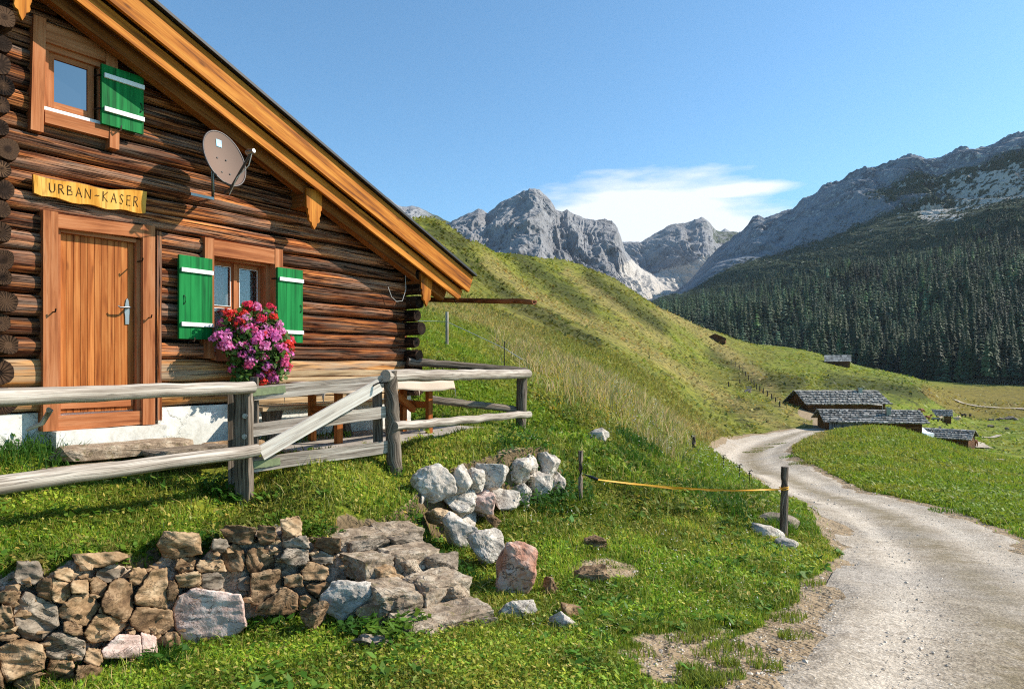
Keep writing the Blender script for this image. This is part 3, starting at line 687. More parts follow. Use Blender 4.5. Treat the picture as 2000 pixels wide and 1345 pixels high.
res = mountain('main', None, 780, 1420, 520, 300,
    [(780, 560, 1500), (1000, 590, 1500), (1200, 640, 1500), (1300, 660, 1400), (1420, 690, 1300)],
    [(780, 470, 2700), (860, 447, 2650), (884, 430, 2600), (912, 417, 2600), (934, 407, 2600), (945, 411, 2580), (952, 417, 2560), (962, 408, 2550), (980, 396, 2540), (1000, 387, 2530), (1015, 379, 2520), (1030, 374, 2500), (1034, 369, 2500), (1044, 367, 2500), (1054, 369, 2500), (1062, 376, 2500), (1075, 388, 2480), (1085, 408, 2470), (1098, 411, 2460), (1108, 408, 2450), (1120, 415, 2440), (1140, 425, 2430), (1160, 428, 2420), (1180, 429, 2400), (1195, 438, 2380), (1206, 452, 2360), (1213, 472, 2340), (1220, 492, 2320), (1240, 515, 2280), (1280, 545, 2200), (1330, 575, 2100), (1420, 620, 1900)], amp=85, jag=14, seed=11)
put('grey_mountain', M['peak'], res, lambda px, py, s, P: np.clip(.08 + .75 * sstep(535, 600, py - (px - 1050) * .12) * (px < 1260), 0, .9) + .25 * (1 - s) * (px < 1250),
    lambda px, py, s, P: 1.2 * (1 - sstep(10, 40, poly_dist(px, py, [(1235, 535), (1262, 560), (1310, 605)]))))
res = mountain('middle', None, 1160, 1520, 340, 240,
    [(1160, 600, 2300), (1300, 640, 2000), (1400, 640, 2000), (1520, 640, 2100)],
    [(1160, 480, 3700), (1212, 475, 3650), (1250, 473, 3600), (1270, 462, 3600), (1290, 450, 3600), (1308, 441, 3600), (1320, 436, 3600), (1338, 437, 3580), (1345, 434, 3580), (1356, 427, 3560), (1370, 425, 3560), (1382, 432, 3560), (1390, 443, 3560), (1398, 452, 3560), (1420, 456, 3560), (1440, 455, 3560), (1520, 500, 3500)], amp=110, jag=14, seed=31)
put('middle_mountain', M['peak'], res, lambda px, py, s, P: .2 + .3 * (px > 1390) * (py < 475) + .25 * np.exp(-((px - 1270) / 25) ** 2 - ((py - 510) / 14) ** 2),
    lambda px, py, s, P: 1.0 * (1 - sstep(12, 30, poly_dist(px, py, [(1300, 545), (1345, 535), (1370, 520)]))))
CR0 = [(1250, 602, 2500), (1300, 584, 2600), (1340, 553, 2700), (1370, 521, 2800), (1400, 484, 2900), (1440, 458, 2900), (1456, 440, 2900), (1468, 426, 2850), (1478, 423, 2850), (1490, 426, 2800), (1502, 420, 2800), (1530, 412, 2700), (1545, 409, 2700), (1556, 393, 2680), (1562, 386, 2650), (1580, 384, 2600), (1600, 371, 2550), (1640, 350, 2450), (1668, 340, 2400), (1690, 331, 2350), (1710, 330, 2300), (1740, 316, 2250), (1762, 306, 2220), (1778, 301, 2200), (1800, 306, 2150), (1825, 309, 2100), (1845, 303, 2060), (1870, 291, 2000), (1890, 285, 1970), (1912, 286, 1950), (1940, 277, 1880), (1960, 270, 1850), (1985, 262, 1810), (2000, 257, 1800), (2200, 190, 1700), (2700, 90, 1600)]
CRD = lambda px: float(np.interp(px, [1250, 1400, 1500, 1600, 1700, 1800, 1900, 2000, 2700], [2000, 1980, 1840, 1690, 1590, 1510, 1430, 1370, 1250]))
CR = [(a, b, CRD(a)) for a, b, c in CR0]
TR = [(1250, 606, 1500), (1300, 592, 1500), (1350, 572, 1500), (1400, 548, 1500), (1500, 508, 1450), (1600, 480, 1400), (1700, 452, 1350), (1800, 428, 1300), (1900, 405, 1250), (2000, 390, 1200), (2400, 300, 1100), (2700, 260, 1050)]
BS = [(1250, 640, 850), (1300, 650, 780), (1400, 685, 650), (1500, 708, 600), (1600, 722, 560), (1700, 742, 520), (1800, 752, 480), (1850, 748, 455), (1930, 740, 440), (2000, 744, 430), (2400, 750, 380), (2700, 760, 330)]
RES_E = mountain('ridge', None, 1250, 2700, 760, 380, BS, CR, TR, .5, amp=85, jag=15, seed=51)
_P = RES_E[0]
def e_grass(px, py, s, P):
    tl = sstep(.42, .62, s); patch = sstep(1600, 1950, px) * (1 - sstep(.72, .95, s))
    tl = tl - .42 * np.exp(-((px - 1730) / 90) ** 2) * np.exp(-((s - .74) / .12) ** 2)
    return np.clip(1.0 - tl * (.85 - .6 * patch) + .12 * sstep(.9, 1, s), 0, 1)
def e_pale(px, py, s, P):
    a = np.exp(-((px - 1790) / 55) ** 2 - ((py - 415) / 26) ** 2) * .72
    a = np.maximum(a, sstep(1690, 1900, px) * sstep(.37, .45, s) * (1 - sstep(.68, .85, s)) * .56)
    a = np.maximum(a, .30 * sstep(1650, 1700, px) * sstep(.40, .46, s) * (1 - sstep(.55, .7, s)))
    a = np.maximum(a, .7 * np.exp(-((px - 1382) / 16) ** 2 - ((py - 578) / 7) ** 2)); a = np.maximum(a, .6 * np.exp(-((px - 1378) / 12) ** 2 - ((py - 617) / 6) ** 2))
    a = np.maximum(a, .33 * sstep(.62, .75, s) * (px > 1430)); a = np.maximum(a, .36 * sstep(.66, .8, s) * (px > 1780))
    return np.maximum(a, .25 * sstep(.3, .42, s) * (s < .5) * (px > 1450))
put('forested_mountain', M['ridge'], RES_E, e_grass, e_pale)

# ------------------------------------------------------------------ the log cabin
D1 = Vector((964, F, 0)).normalized(); DN = Vector((D1.y, -D1.x, 0)); RZ = math.atan2(D1.y, D1.x)
P0 = Vector((-910 / F * 6.46, 6.46, 0))
def fac(px, py, o=0.0):
    """photo point -> (along the front, height) on the plane o metres in front of the cabin wall"""
    a = (px - CX) / F; B = P0 + DN * o; u = (a * B.y - B.x) / (D1.x - a * D1.y); d = B.y + u * D1.y
    return u, (HY - py) / F * d
def cab(u, o, z): return P0 + D1 * u + DN * o + Vector((0, 0, z))
def ctx(name, label, cat, u=0, o=0, z=0, group=None): return empty(name, cab(u, o, z), RZ, label, cat, group)
SL = .4276; SA = math.atan(SL)
def zr(u): return 1.51 + SL * (5.72 - u)
ES = Vector((math.cos(SA), 0, -math.sin(SA))); EN = Vector((math.sin(SA), 0, math.cos(SA))); EO = Vector((0, -1, 0))
RIDGE = -2.2
cabin = ctx('log_cabin', 'old dark log cabin with green shutters and oiled larch roof boards', 'cabin')
OPEN = [(0.0, .93, -.62, 1.44), (1.62, 2.47, .10, 1.36), (-.07, .56, 2.36, 3.13)]
wall = MB(); beams = MB(); core = MB()
rows = []
for z0, z1, n in ((.09, 1.45, 7), (1.45, 2.36, 5), (2.36, 3.14, 4), (3.14, 4.7, 8)):
    hs_ = [random.uniform(.82, 1.18) for k in range(n)]; c_ = np.r_[0, np.cumsum(hs_)] / sum(hs_)
    rows += [(z0 + (z1 - z0) * c_[k], z0 + (z1 - z0) * c_[k + 1]) for k in range(n)]
def seglog(mb, u0, u1, z0, z1, power=2.6, depth=.1, off=-.02):
    n = max(3, int((u1 - u0) / .09)); zc = (z0 + z1) / 2; h = (z1 - z0) / 2
    sd = random.random() * 40; pts = []
    for i in range(n + 1):
        u = u0 + (u1 - u0) * i / n
        pts.append((u, -off + .018 * mnoise.noise((u * .8, sd, 1)), zc + .022 * mnoise.noise((u * .6, sd, 7))))
    rr = [(h - .007) * (1 + .10 * mnoise.noise((p[0] * 1.5, sd, 3))) for p in pts]
    mb.tube(pts, rr, 20, rough=.12, ry=depth / h, power=power, freq=2.5)
for z0, z1 in [(-.43, -.17), (-.17, .09)] + rows:
    zt = z1 + .36
    ur = 4.78 if zt < zr(4.78) else 5.72 - (zt - 1.51) / SL
    if ur < RIDGE + .4: break
    ul = -9.0 if z1 < 1.3 else 2 * RIDGE - ur
    cuts = [(ul, ur)]
    for a, b, c, d in OPEN:
        if z1 > c + .05 and z0 < d - .05:
            new = []
            for u0, u1 in cuts:
                if b <= u0 or a >= u1: new.append((u0, u1)); continue
                if a - u0 > .05: new.append((u0, a))
                if u1 - b > .05: new.append((b, u1))
            cuts = new
    for u0, u1 in cuts:
        base = z1 < .12
        if base and u0 > .5: u0 = 1.06
        seglog(beams if base and u0 > -9.5 else wall, u0, u1, z0, z1, 4.5 if base else random.choice((2.5, 3.0, 3.8)), random.uniform(.085, .10), -.055 + random.uniform(-.02, .02))
    if z1 < 1.5:      # cross wall log ends at the corner
        zc = (z0 + z1) / 2 + random.uniform(-.02, .02); r = (z1 - z0) / 2 * random.uniform(.84, .98)
        L = random.uniform(.18, .30); du = random.uniform(-.03, .03)
        ends = MB(); ends.tube([(4.82 + du, .5, zc), (4.82 + du, .1, zc), (4.82 + du, -L + .06, zc), (4.82 + du, -L, zc)], [r, r, r, r * .93], 16, rough=.09, power=2.5); ends.build('log_end', M['log_end'], cabin)
    if z1 < 3.6:
        zc = (z0 + z1) / 2 + random.uniform(-.02, .02); r = (z1 - z0) / 2 * random.uniform(.85, 1.0)
        L = random.uniform(.16, .30); du = random.uniform(-.03, .03)
        ends = MB(); ends.tube([(-.42 + du, .3, zc), (-.42 + du, -L + .05, zc), (-.42 + du, -L, zc)], [r, r, r * .92], 16, rough=.13, power=2.3); ends.build('log_end', M['log_end'], cabin)
wl = wall.build('log_wall', M['log'], cabin)
beams.build('sill_beam', M['beam'], cabin)
# near-black panels standing in for the shade between the logs, openings left free
def panel(mb, u0, u1, z0, z1, o, th=.03): mb.box(u0, u1, -o, -o + th, z0, z1)
panel(core, -9, -.07, -.5, 1.5, -.11); panel(core, -.07, 0, -.5, 1.5, -.11); panel(core, .93, 1.62, -.5, 1.5, -.11); panel(core, 1.62, 2.47, -.5, .1, -.11); panel(core, 1.62, 2.47, 1.36, 1.5, -.11); panel(core, 2.47, 4.8, -.5, 1.5, -.11); panel(core, 0, .93, 1.44, 1.5, -.05)
panel(core, .56, 3.3, 1.5, 2.36, -.11); panel(core, -.07, .56, 1.5, 2.36, -.11); panel(core, -8, -.07, 1.5, 2.36, -.11); panel(core, .56, 1.6, 2.36, 3.13, -.11); panel(core, -6, -.07, 2.36, 3.13, -.11); panel(core, -4.5, .3, 3.13, 4.2, -.11)
core.prism([(3.3, .11, 1.5), (5.0, .11, 1.5), (3.3, .11, 2.2)], (0, .03, 0)); core.prism([(1.6, .11, 2.36), (2.9, .11, 2.36), (1.6, .11, 2.9)], (0, .03, 0))
core.build('gap_shade_panel', M['dark'], cabin)
sw = MB(); sw.box(4.72, 4.9, .1, 9, -.5, 1.45, along='y'); sw.box(-9.1, -8.9, .1, 9, -.5, 1.45, along='y'); sw.box(-9, 4.8, 8.9, 9.1, -.5, 1.45); sw.build('side_wall', M['log'], cabin)
fd = MB(); fd.box(1.04, 4.86, -.03, .2, -1.3, -.43); fd.box(-9, 1.04, .05, .3, -1.3, -.43); fd.build('foundation', M['plaster'], cabin)
# roof
def slope(mb, side, u0, u1, o0, o1, v0, v1, **k):
    """slab following the roof: v0..v1 metres below the roof line"""
    def pt(u): return Vector((u, 0, zr(u)))
    a, b = pt(u0), pt(u1); c = (a + b) / 2 - Vector((0, 0, (v0 + v1) / 2)); c.y = -(o0 + o1) / 2
    ex, ey, ez = (b - a) / 2, EO * (o1 - o0) / 2, EN * (v1 - v0) / 2 * math.cos(SA)
    if side < 0:
        c.x = 2 * RIDGE - c.x; ex = Vector((-ex.x, 0, ex.z)); ez = Vector((-ez.x, 0, ez.z))
    mb.obox(c, ex, ey, ez, **k)
for sd in (1, -1):
    r = MB(); slope(r, sd, RIDGE, 5.84, -9.5, .53, -.02, .012); r.build('roof_sheet', M['roofmetal'], cabin)
    r = MB()
    for i in range(9): slope(r, sd, RIDGE + .02, 5.70, -9.4 + i * 1.08, -9.4 + i * 1.08 + 1.07 if i < 8 else .36, .02, .05)
    r.build('roof_deck', M['soffit'], cabin)
    r = MB(); slope(r, sd, RIDGE, 5.76, .43, .475, .03, .325, cuts=12, jit=.001); r.build('bargeboard', M['rake'], cabin)
    r = MB(); slope(r, sd, RIDGE, 5.60, .36, .40, .345, .52, cuts=12, jit=.001); r.build('bargeboard', M['rake'], cabin)
    r = MB(); slope(r, sd, RIDGE, 5.40, .14, .26, .34, .62); r.build('rafter', M['soffit'], cabin)
    r = MB(); slope(r, sd, 5.66, 5.72, -9.4, .42, .05, .30); r.build('fascia', M['soffit'], cabin)
def pendant(px0, px1, pytip, hgt, o=.315):
    u0, _ = fac(px0, 400, o); u1, _ = fac(px1, 400, o); _, zt = fac((px0 + px1) / 2, pytip, o); c = (u0 + u1) / 2; w = (u1 - u0) / 2
    prof = [(0, 0), (.28, .10), (.34, .16), (.62, .19), (.72, .24), (.66, .30), (.84, .40), (.80, .48), (.98, .52), (1, .60), (1, 1.0)]
    ol = [(c + w * a, -o, zt + hgt * b) for a, b in prof] + [(c - w * a, -o, zt + hgt * b) for a, b in prof[:0:-1]]
    p = MB(); p.prism(ol, (0, .035, 0)); p.build('carved_pendant', M['rake'], cabin)
    b = MB(); b.box(c - .12, c + .10, -o + .037, 1.0, zt + hgt * .55, zt + hgt * .55 + .24, along='y'); b.build('purlin', M['soffit'], cabin)
pendant(599, 629, 448, .50); pendant(823, 844, 598, .50); pendant(21, 66, 40, .5)
# gutter with its spout
g = MB(); gu = 5.62
gz = lambda o: fac(905, 581, .58)[1] - (o - .58) * .075
N = 14; V = []; Fq = []
for i in range(N + 1):
    o = -9 + (1.78 + 9) * (i / N) if i < N - 5 else .45 + (1.78 - .45) * (i - (N - 5)) / 5
    for k in range(9):
        a = math.pi + math.pi * k / 8
        for rr in ((.072,) if True else ()):
            V.append((gu + rr * math.cos(a), -o, gz(o) + rr * math.sin(a) + (.012 * math.sin(o * 9) if i > N - 2 else 0)))
    for k in range(9):
        a = 2 * math.pi - math.pi * k / 8
        V.append((gu + .056 * math.cos(a), -o, gz(o) + .056 * math.sin(a) + (.012 * math.sin(o * 9) if i > N - 2 else 0)))
for i in range(N):
    for k in range(18): Fq.append([i * 18 + k, i * 18 + (k + 1) % 18, (i + 1) * 18 + (k + 1) % 18, (i + 1) * 18 + k])
for i in (0, N):
    for k in range(8): q_ = [i * 18 + k, i * 18 + k + 1, i * 18 + 16 - k, i * 18 + 17 - k]; Fq.append(q_ if i else q_[::-1])
g._piece(V, Fq, [[(-V[i][1], V[i][0] * 2 + V[i][2] * 2) for i in f] for f in Fq], True); g.build('gutter', M['gutter'], cabin)
hk = MB(); hk.tube([(5.66, -.3, 1.25), (5.66, -.3, gz(.3) - .07), (5.6, -.3, gz(.3) - .09), (5.54, -.3, gz(.3) - .02)], .008, 6); hk.build('gutter_hook', M['iron'], cabin)
# door
fr = MB(); FO = .075
fr.box(-.05, .075, -FO, .1, -.60, 1.47, along='z'); fr.box(.86, .985, -FO, .1, -.60, 1.49, along='z')
fr.obox((.467, .012, 1.40), (.393, 0, .012), (0, .084, 0), (0, 0, .065)); fr.obox((.467, .02, -.53), (.393, 0, .006), (0, .072, 0), (0, 0, .07))
fr.box(.078, .115, -.02, .12, -.46, 1.33, along='z'); fr.box(.82, .857, -.02, .12, -.46, 1.33, along='z'); fr.box(.118, .817, -.02, .12, 1.295, 1.333)
dfr = fr.build('door_frame', M['frame'], cabin)
for (u, z_) in ((.03, .52), (.92, .52), (.83, 1.10)):
    h_ = MB(); h_.tube([(u, -FO if u != .83 else -.02, z_), (u, -FO - .05, z_), (u + .004, -FO - .055, z_ + .03)], .007, 6); h_.build('hook', M['iron'], dfr)
dl = MB(); n = 11; pw = (.815 - .118) / n
for i in range(n):
    dl.box(.118 + i * pw + .0022, .118 + (i + 1) * pw - .0022, .028, .06, -.44, 1.293, along='z')
    dl.box(.118 + i * pw - .003, .118 + i * pw + .003, .036, .055, -.44, 1.293, along='z', tone=0)
door = dl.build('door', M['door'], cabin)
kb = MB(); kb.box(.125, .80, .006, .027, -.40, -.335, jit=.001); kb.build('kick_board', M['frame'], door)
hz_ = fac(248, 605, -.03); hb = MB(); u, z_ = .745, hz_[1] - .02
hb.prism([(u - .018, .026, z_ - .13), (u + .018, .026, z_ - .13), (u + .02, .026, z_ - .05), (u + .026, .026, z_), (u + .02, .026, z_ + .06), (u + .012, .026, z_ + .12), (u, .026, z_ + .14), (u - .012, .026, z_ + .12), (u - .02, .026, z_ + .06), (u - .026, .026, z_), (u - .02, .026, z_ - .05)], (0, -.008, 0))
hp = hb.build('handle_plate', M['metal'], door)
lv = MB(); lv.tube([(u, .02, z_ + .04), (u, -.045, z_ + .04), (u - .02, -.055, z_ + .04), (u - .10, -.05, z_ + .035), (u - .12, -.045, z_ + .05)], [.012, .011, .011, .009, .006], 8); lv.build('handle', M['metal'], door)
jp = MB(); jp.box(1.0, 1.05, -.085, .05, -.56, 1.44, along='z', cuts=8, jit=.004); jp.build('jamb_plank', M['log'], cabin)
# windows
def glass_pane(mb, u0, u1, z0, z1, o): mb.box(u0, u1, -o, -o + .006, z0, z1)
fw = MB(); o1 = .075
fw.box(1.54, 1.65, -o1, .04, .10, 1.46, along='z'); fw.box(2.45, 2.56, -o1, .04, .10, 1.46, along='z'); fw.box(1.652, 2.448, -o1 + .006, .04, 1.27, 1.448); fw.box(1.652, 2.448, -o1 - .02, .2, .08, .13)
fw.box(2.40, 2.452, .042, .22, .13, 1.27, along='z'); fw.box(1.648, 1.70, .042, .22, .13, 1.27, along='z'); fw.box(1.70, 2.40, .042, .22, 1.245, 1.29)
window = fw.build('window', M['frame'], cabin)
sf = MB(); w0, w1, zb, zt = 1.70, 2.40, .14, 1.245; mid_ = (w0 + w1) / 2
for a, b in ((w0, mid_ - .012), (mid_ + .012, w1)):
    sf.box(a, a + .045, .16, .20, zb, zt, along='z'); sf.box(b - .045, b, .16, .20, zb, zt, along='z'); sf.box(a + .045, b - .045, .162, .20, zb, zb + .05); sf.box(a + .045, b - .045, .162, .20, zt - .05, zt); sf.box(a + .045, b - .045, .165, .195, .70, .725)
sf.box(mid_ - .02, mid_ + .02, .145, .205, zb, zt, along='z')
sash = sf.build('sash', M['frame'], window)
pt_ = MB()
for a, b in ((w0 + .045, mid_ - .057), (mid_ + .057, w1 - .045)):
    for c, d in ((zb + .05, .70), (.725, zt - .05)):
        for q in ((a, a + .006, c, d), (b - .006, b, c, d)): pt_.box(q[0], q[1], .155, .163, q[2], q[3], along='z')
        pt_.box(a + .006, b - .006, .155, .163, c, c + .006); pt_.box(a + .006, b - .006, .155, .163, d - .006, d)
pt_.build('glazing_bead', M['white'], window)
gp = MB()
for a, b in ((w0 + .045, mid_ - .057), (mid_ + .057, w1 - .045)):
    for c, d in ((zb + .05, .70), (.725, zt - .05)): glass_pane(gp, a, b, c, d, -.178)
gp.build('pane', M['glass'], window)
cu = MB(); V = []; Fq = []
for i in range(41):
    u = 1.66 + .8 * i / 40
    for z_ in (.12, .7, 1.26): V.append((u, .30 + .03 * math.sin(i * 1.9) + .015 * math.sin(i * .7), z_))
for i in range(40):
    for k in range(2): Fq.append([i * 3 + k, i * 3 + 3 + k, i * 3 + 4 + k, i * 3 + 1 + k])
cu.add(V, Fq, smooth=True); cu.build('curtain', M['curtain'], window)
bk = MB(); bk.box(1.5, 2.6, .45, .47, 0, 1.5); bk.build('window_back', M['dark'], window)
# attic window
fw = MB(); o1 = .06
fw.obox((-.09, -.02, 2.725), (.012, 0, .535), (0, .062, 0), (.052, 0, 0)); fw.box(.50, .61, -.078, .04, 2.95, 3.30, along='z'); fw.box(.53, .62, -.085, .04, 2.20, 2.40, along='z', jit=.004)
fw.box(-.035, .498, -.07, .04, 3.05, 3.22); fw.box(-.035, .528, -.075, .04, 2.29, 2.41); fw.box(.46, .50, -.03, .04, 2.41, 3.05, along='z'); fw.box(-.035, .46, -.036, .04, 2.99, 3.05); fw.box(-.035, .01, -.03, .04, 2.45, 2.99, along='z')
awin = fw.build('window', M['frame'], cabin); awin['label'] = 'small attic window with worn brown frame'
sf = MB(); sf.box(.012, .065, -.005, .04, 2.47, 2.99, along='z'); sf.box(.36, .415, -.005, .04, 2.47, 2.99, along='z'); sf.box(.065, .36, -.003, .04, 2.47, 2.53); sf.box(.065, .36, -.003, .04, 2.94, 2.99); sf.build('sash', M['frame'], awin)
sf = MB(); sf.box(-.03, .46, -.045, .03, 2.415, 2.45); sf.build('sill', M['white'], awin)
gp = MB(); glass_pane(gp, .065, .36, 2.53, 2.94, -.012); gp.build('pane', M['skyglass'], awin)
# shutters
def shutter(name_lab, u0, u1, z0, z1, o, bars, latch_u, tilt=0.0, thick=.035):
    s_ = MB(); n = 3; w = (u1 - u0) / n; piv = u0 if tilt >= 0 else u1
    def T(u, oo): # leaf turned a little out of the wall plane about its hinge edge
        r = u - piv; return piv + r * math.cos(tilt), -(oo) - abs(r) * math.sin(abs(tilt))
    def bx(mb, a, b, oa, ob, c, d, along='z'):
        p = [T(a, oa), T(b, oa), T(b, ob), T(a, ob)]; cx = sum(q[0] for q in p) / 4; cy = sum(q[1] for q in p) / 4
        ex = Vector((p[1][0] - p[0][0], p[1][1] - p[0][1], 0)) / 2; ey = Vector((p[3][0] - p[0][0], p[3][1] - p[0][1], 0)) / 2; ez = Vector((0, 0, (d - c) / 2))
        (mb.obox((cx, cy, (c + d) / 2), ez, ex, ey) if along == 'z' else mb.obox((cx, cy, (c + d) / 2), ex, ey, ez))
    for i in range(n): bx(s_, u0 + i * w + .001, u0 + (i + 1) * w - .001, o, o + thick, z0, z1)
    sh = s_.build('shutter', M['green'], cabin); sh['label'] = name_lab
    for zb_ in bars:
        b = MB(); bx(b, u0 + .02, u1, o + thick + .001, o + thick + .022, zb_ - .022, zb_ + .022, 'x'); b.build('crossbar', M['white'], sh)
    lt = MB(); uu, yy_ = T(latch_u, o + thick); zc = (z0 + z1) / 2 - .03
    lt.tube([(uu, yy_ - .004, zc - .05), (uu + .012, yy_ - .012, zc - .03), (uu + .012, yy_ - .012, zc + .03), (uu, yy_ - .004, zc + .05)], .005, 6); lt.build('latch', M['iron'], sh)
    kp = MB(); uu, yy_ = T((u0 + u1) / 2 - .03, o + thick); kp.tube([(uu, 0, z0 - .02), (uu, yy_ - .02, z0 - .02), (uu, yy_ - .03, z0 + .02)], .008, 6); kp.build('shutter_stay', M['metal'], sh)
    hu = u1 if tilt < 0 or latch_u < (u0 + u1) / 2 else u0
    for zb_ in bars:
        k = MB(); k.tube([(hu - .03, -.03, zb_), (hu, -o - thick * .6, zb_)], .010, 6); k.build('hinge', M['iron'], sh)
shutter('open green shutter left of the flowers', 1.22, 1.615, .31, 1.22, .065, (1.06, .47), 1.27, tilt=-.05)
shutter('open green shutter right of the flowers', 2.46, 2.83, .31, 1.23, .075, (1.09, .44), 2.79)
shutter('half shaded green attic shutter', .44, .845, 2.41, 3.0, .085, (2.89, 2.56), .81)
wl_ = MB(); a = [cab(4.35, .14, fac(770, 570, .14)[1]), cab(4.72, .2, .95)]
wl_.tube([(4.3, -.12, 1.16), (4.36, -.13, 1.02), (4.45, -.14, .96), (4.56, -.15, .98), (4.62, -.16, 1.15), (4.62, -.15, 1.55)], .004, 5); wl_.build('wire', M['wire'], cabin)

# things on and beside the cabin
sign = ctx('name_sign', 'yellow wooden board carved with URBAN - KASER above the door', 'sign')
o = .09; c4 = [fac(65, 340, o), fac(287, 374, o), fac(284, 416, o), fac(67, 378, o)]
def bil(s, v): a = [c4[0][i] * (1 - s) + c4[1][i] * s for i in (0, 1)]; b = [c4[3][i] * (1 - s) + c4[2][i] * s for i in (0, 1)]; return [a[i] * (1 - v) + b[i] * v for i in (0, 1)]
top = [bil(i / 16, (.05 * math.sin(i * .8) + (.16 * math.sin(math.pi * i / 16)))) for i in range(17)]; bot = [bil(i / 16, 1 + .05 * math.sin(i * 1.3 + 1) + .10 * math.sin(math.pi * i / 16) - (.08 if i == 0 else 0)) for i in range(17)]
ol = [(p[0], -o, p[1]) for p in bot] + [(p[0], -o, p[1]) for p in top[::-1]]
b = MB(); b.prism(ol[::-1], (0, .035, 0)); b.build('board', M['sign'], sign)
LET = {'U': [[(0, 1), (.02, .25), (.2, .0), (.45, .05), (.6, .3), (.62, 1)]], 'R': [[(0, 0), (0, 1)], [(0, 1), (.45, .95), (.5, .7), (.35, .55), (0, .5)], [(.2, .52), (.62, 0)]], 'B': [[(0, 0), (0, 1)], [(0, 1), (.42, .92), (.42, .62), (0, .54)], [(0, .54), (.55, .45), (.55, .1), (0, 0)]],
       'A': [[(0, 0), (.32, 1), (.66, 0)], [(.12, .38), (.54, .38)]], 'N': [[(0, 0), (.02, 1), (.58, 0), (.6, 1)]], '~': [[(0, .4), (.2, .5), (.35, .42), (.55, .5)]], 'K': [[(0, 0), (0, 1)], [(.58, 1), (.02, .5), (.6, 0)]], 'S': [[(.52, .88), (.25, 1), (.04, .8), (.25, .55), (.5, .3), (.3, 0), (.02, .12)]], 'E': [[(.5, 1), (0, 1), (0, 0), (.55, 0)], [(0, .52), (.42, .52)]]}
lt = MB(); s = .125
for ch, wd in (('U', .085), ('R', .08), ('B', .078), ('A', .085), ('N', .095), ('~', .08), ('K', .082), ('A', .085), ('S', .075), ('E', .075), ('R', .075)):
    for st_ in LET[ch]:
        lt.tube([(bil(s + a * wd * .86, .78 - .46 * b_)[0], -o - .0015, bil(s + a * wd * .86, .78 - .46 * b_)[1]) for a, b_ in st_], .0042, 5, power=2)
    s += wd * .92
lt.build('carved_letters', M['carve'], sign)
# satellite dish
du, dz = fac(433, 314, .42); dish = ctx('satellite_dish', 'brown satellite dish bolted to the log gable', 'satellite dish')
nn = (Vector((0, -1, 0)) * .93 + Vector((.10, 0, .32))).normalized(); ux = Vector((0, 0, 1)).cross(nn).normalized() * -1; ux = nn.cross(Vector((0, 0, 1))).normalized() * -1; uy = nn.cross(ux); uy = uy if uy.z > 0 else -uy
cD = Vector((du, -.42, dz)); RX, RY = .255, .325
def dsh(rings, seg, off, flip):
    m_ = MB(); V = [cD + nn * off]; Fq = []
    for i in range(1, rings + 1):
        r = i / rings
        for k in range(seg):
            a = 2 * math.pi * k / seg; V.append(cD + ux * RX * r * math.cos(a) + uy * RY * r * math.sin(a) + nn * (off + .06 * r * r))
    for k in range(seg): Fq.append([0, 1 + k, 1 + (k + 1) % seg])
    for i in range(rings - 1):
        for k in range(seg): Fq.append([1 + i * seg + k, 1 + (i + 1) * seg + k, 1 + (i + 1) * seg + (k + 1) % seg, 1 + i * seg + (k + 1) % seg])
    if flip: Fq = [f[::-1] for f in Fq]
    m_.add(V, Fq, smooth=True); return m_
dsh(8, 48, 0, False).build('reflector', M['dish'], dish); dsh(8, 48, -.014, True).build('reflector_back', M['dishrim'], dish)
rm = MB(); rm.tube([cD + ux * RX * math.cos(a) + uy * RY * math.sin(a) + nn * .052 for a in [2 * math.pi * k / 48 for k in range(49)]], .011, 8, caps=False); rm.build('rim', M['dishrim'], dish)
def onface(a, b): r2 = a * a + b * b; return cD + ux * RX * a + uy * RY * b + nn * (.06 * r2 + .003)
st_ = MB(); q = [onface(-.16, .48), onface(.10, .48), onface(.10, .72), onface(-.16, .72)]
st_.prism(q, nn * .003); stk = st_.build('sticker', M['blue'], dish)
st_ = MB(); q = [onface(-.13, .515) + nn * .004, onface(.07, .515) + nn * .004, onface(.07, .575) + nn * .004, onface(-.13, .575) + nn * .004]; st_.prism(q, nn * .002); st_.build('white_band', M['white'], stk)
for a, b in ((-.22, .05), (.22, .05), (-.2, -.5), (.2, -.5)):
    bt = MB(); p = onface(a, b); bt.tube([p, p + nn * .006], .010, 8); bt.build('bolt', M['iron'], dish)
foot = cD - uy * (RY + .03) + nn * .03; lnb = foot + nn * .42 + uy * .24 + ux * .02
ar = MB(); ar.tube([foot - nn * .1, foot, foot + (lnb - foot) * .5, lnb], .014, 8); ar.build('arm', M['dishrim'], dish)
lb = MB(); ld = (cD - lnb).normalized(); lb.tube([lnb - ld * .03, lnb + ld * .02, lnb + ld * .05, lnb + ld * .07], [.022, .03, .036, .03], 12); lb.build('receiver', M['metal'], dish)
cb = MB(); cb.tube([lnb + Vector((0, 0, -.02)), lnb + Vector((.0, .06, -.14)), lnb + Vector((-.05, .2, -.26)), foot + Vector((.02, .05, -.05))], .005, 6); cb.build('cable', M['wire'], dish)
mt = MB(); mt.tube([(du - .02, -.02, dz - .40), (du - .02, -.28, dz - .40), (du - .02, -.28, dz - .05)], .018, 8); mt.box(du - .28, du - .02, -.30, -.27, dz - .415, dz - .385); mt.tube([(du - .02, -.28, dz - .08), cD - nn * .01], .03, 8); mt.build('mount', M['metal'], dish)
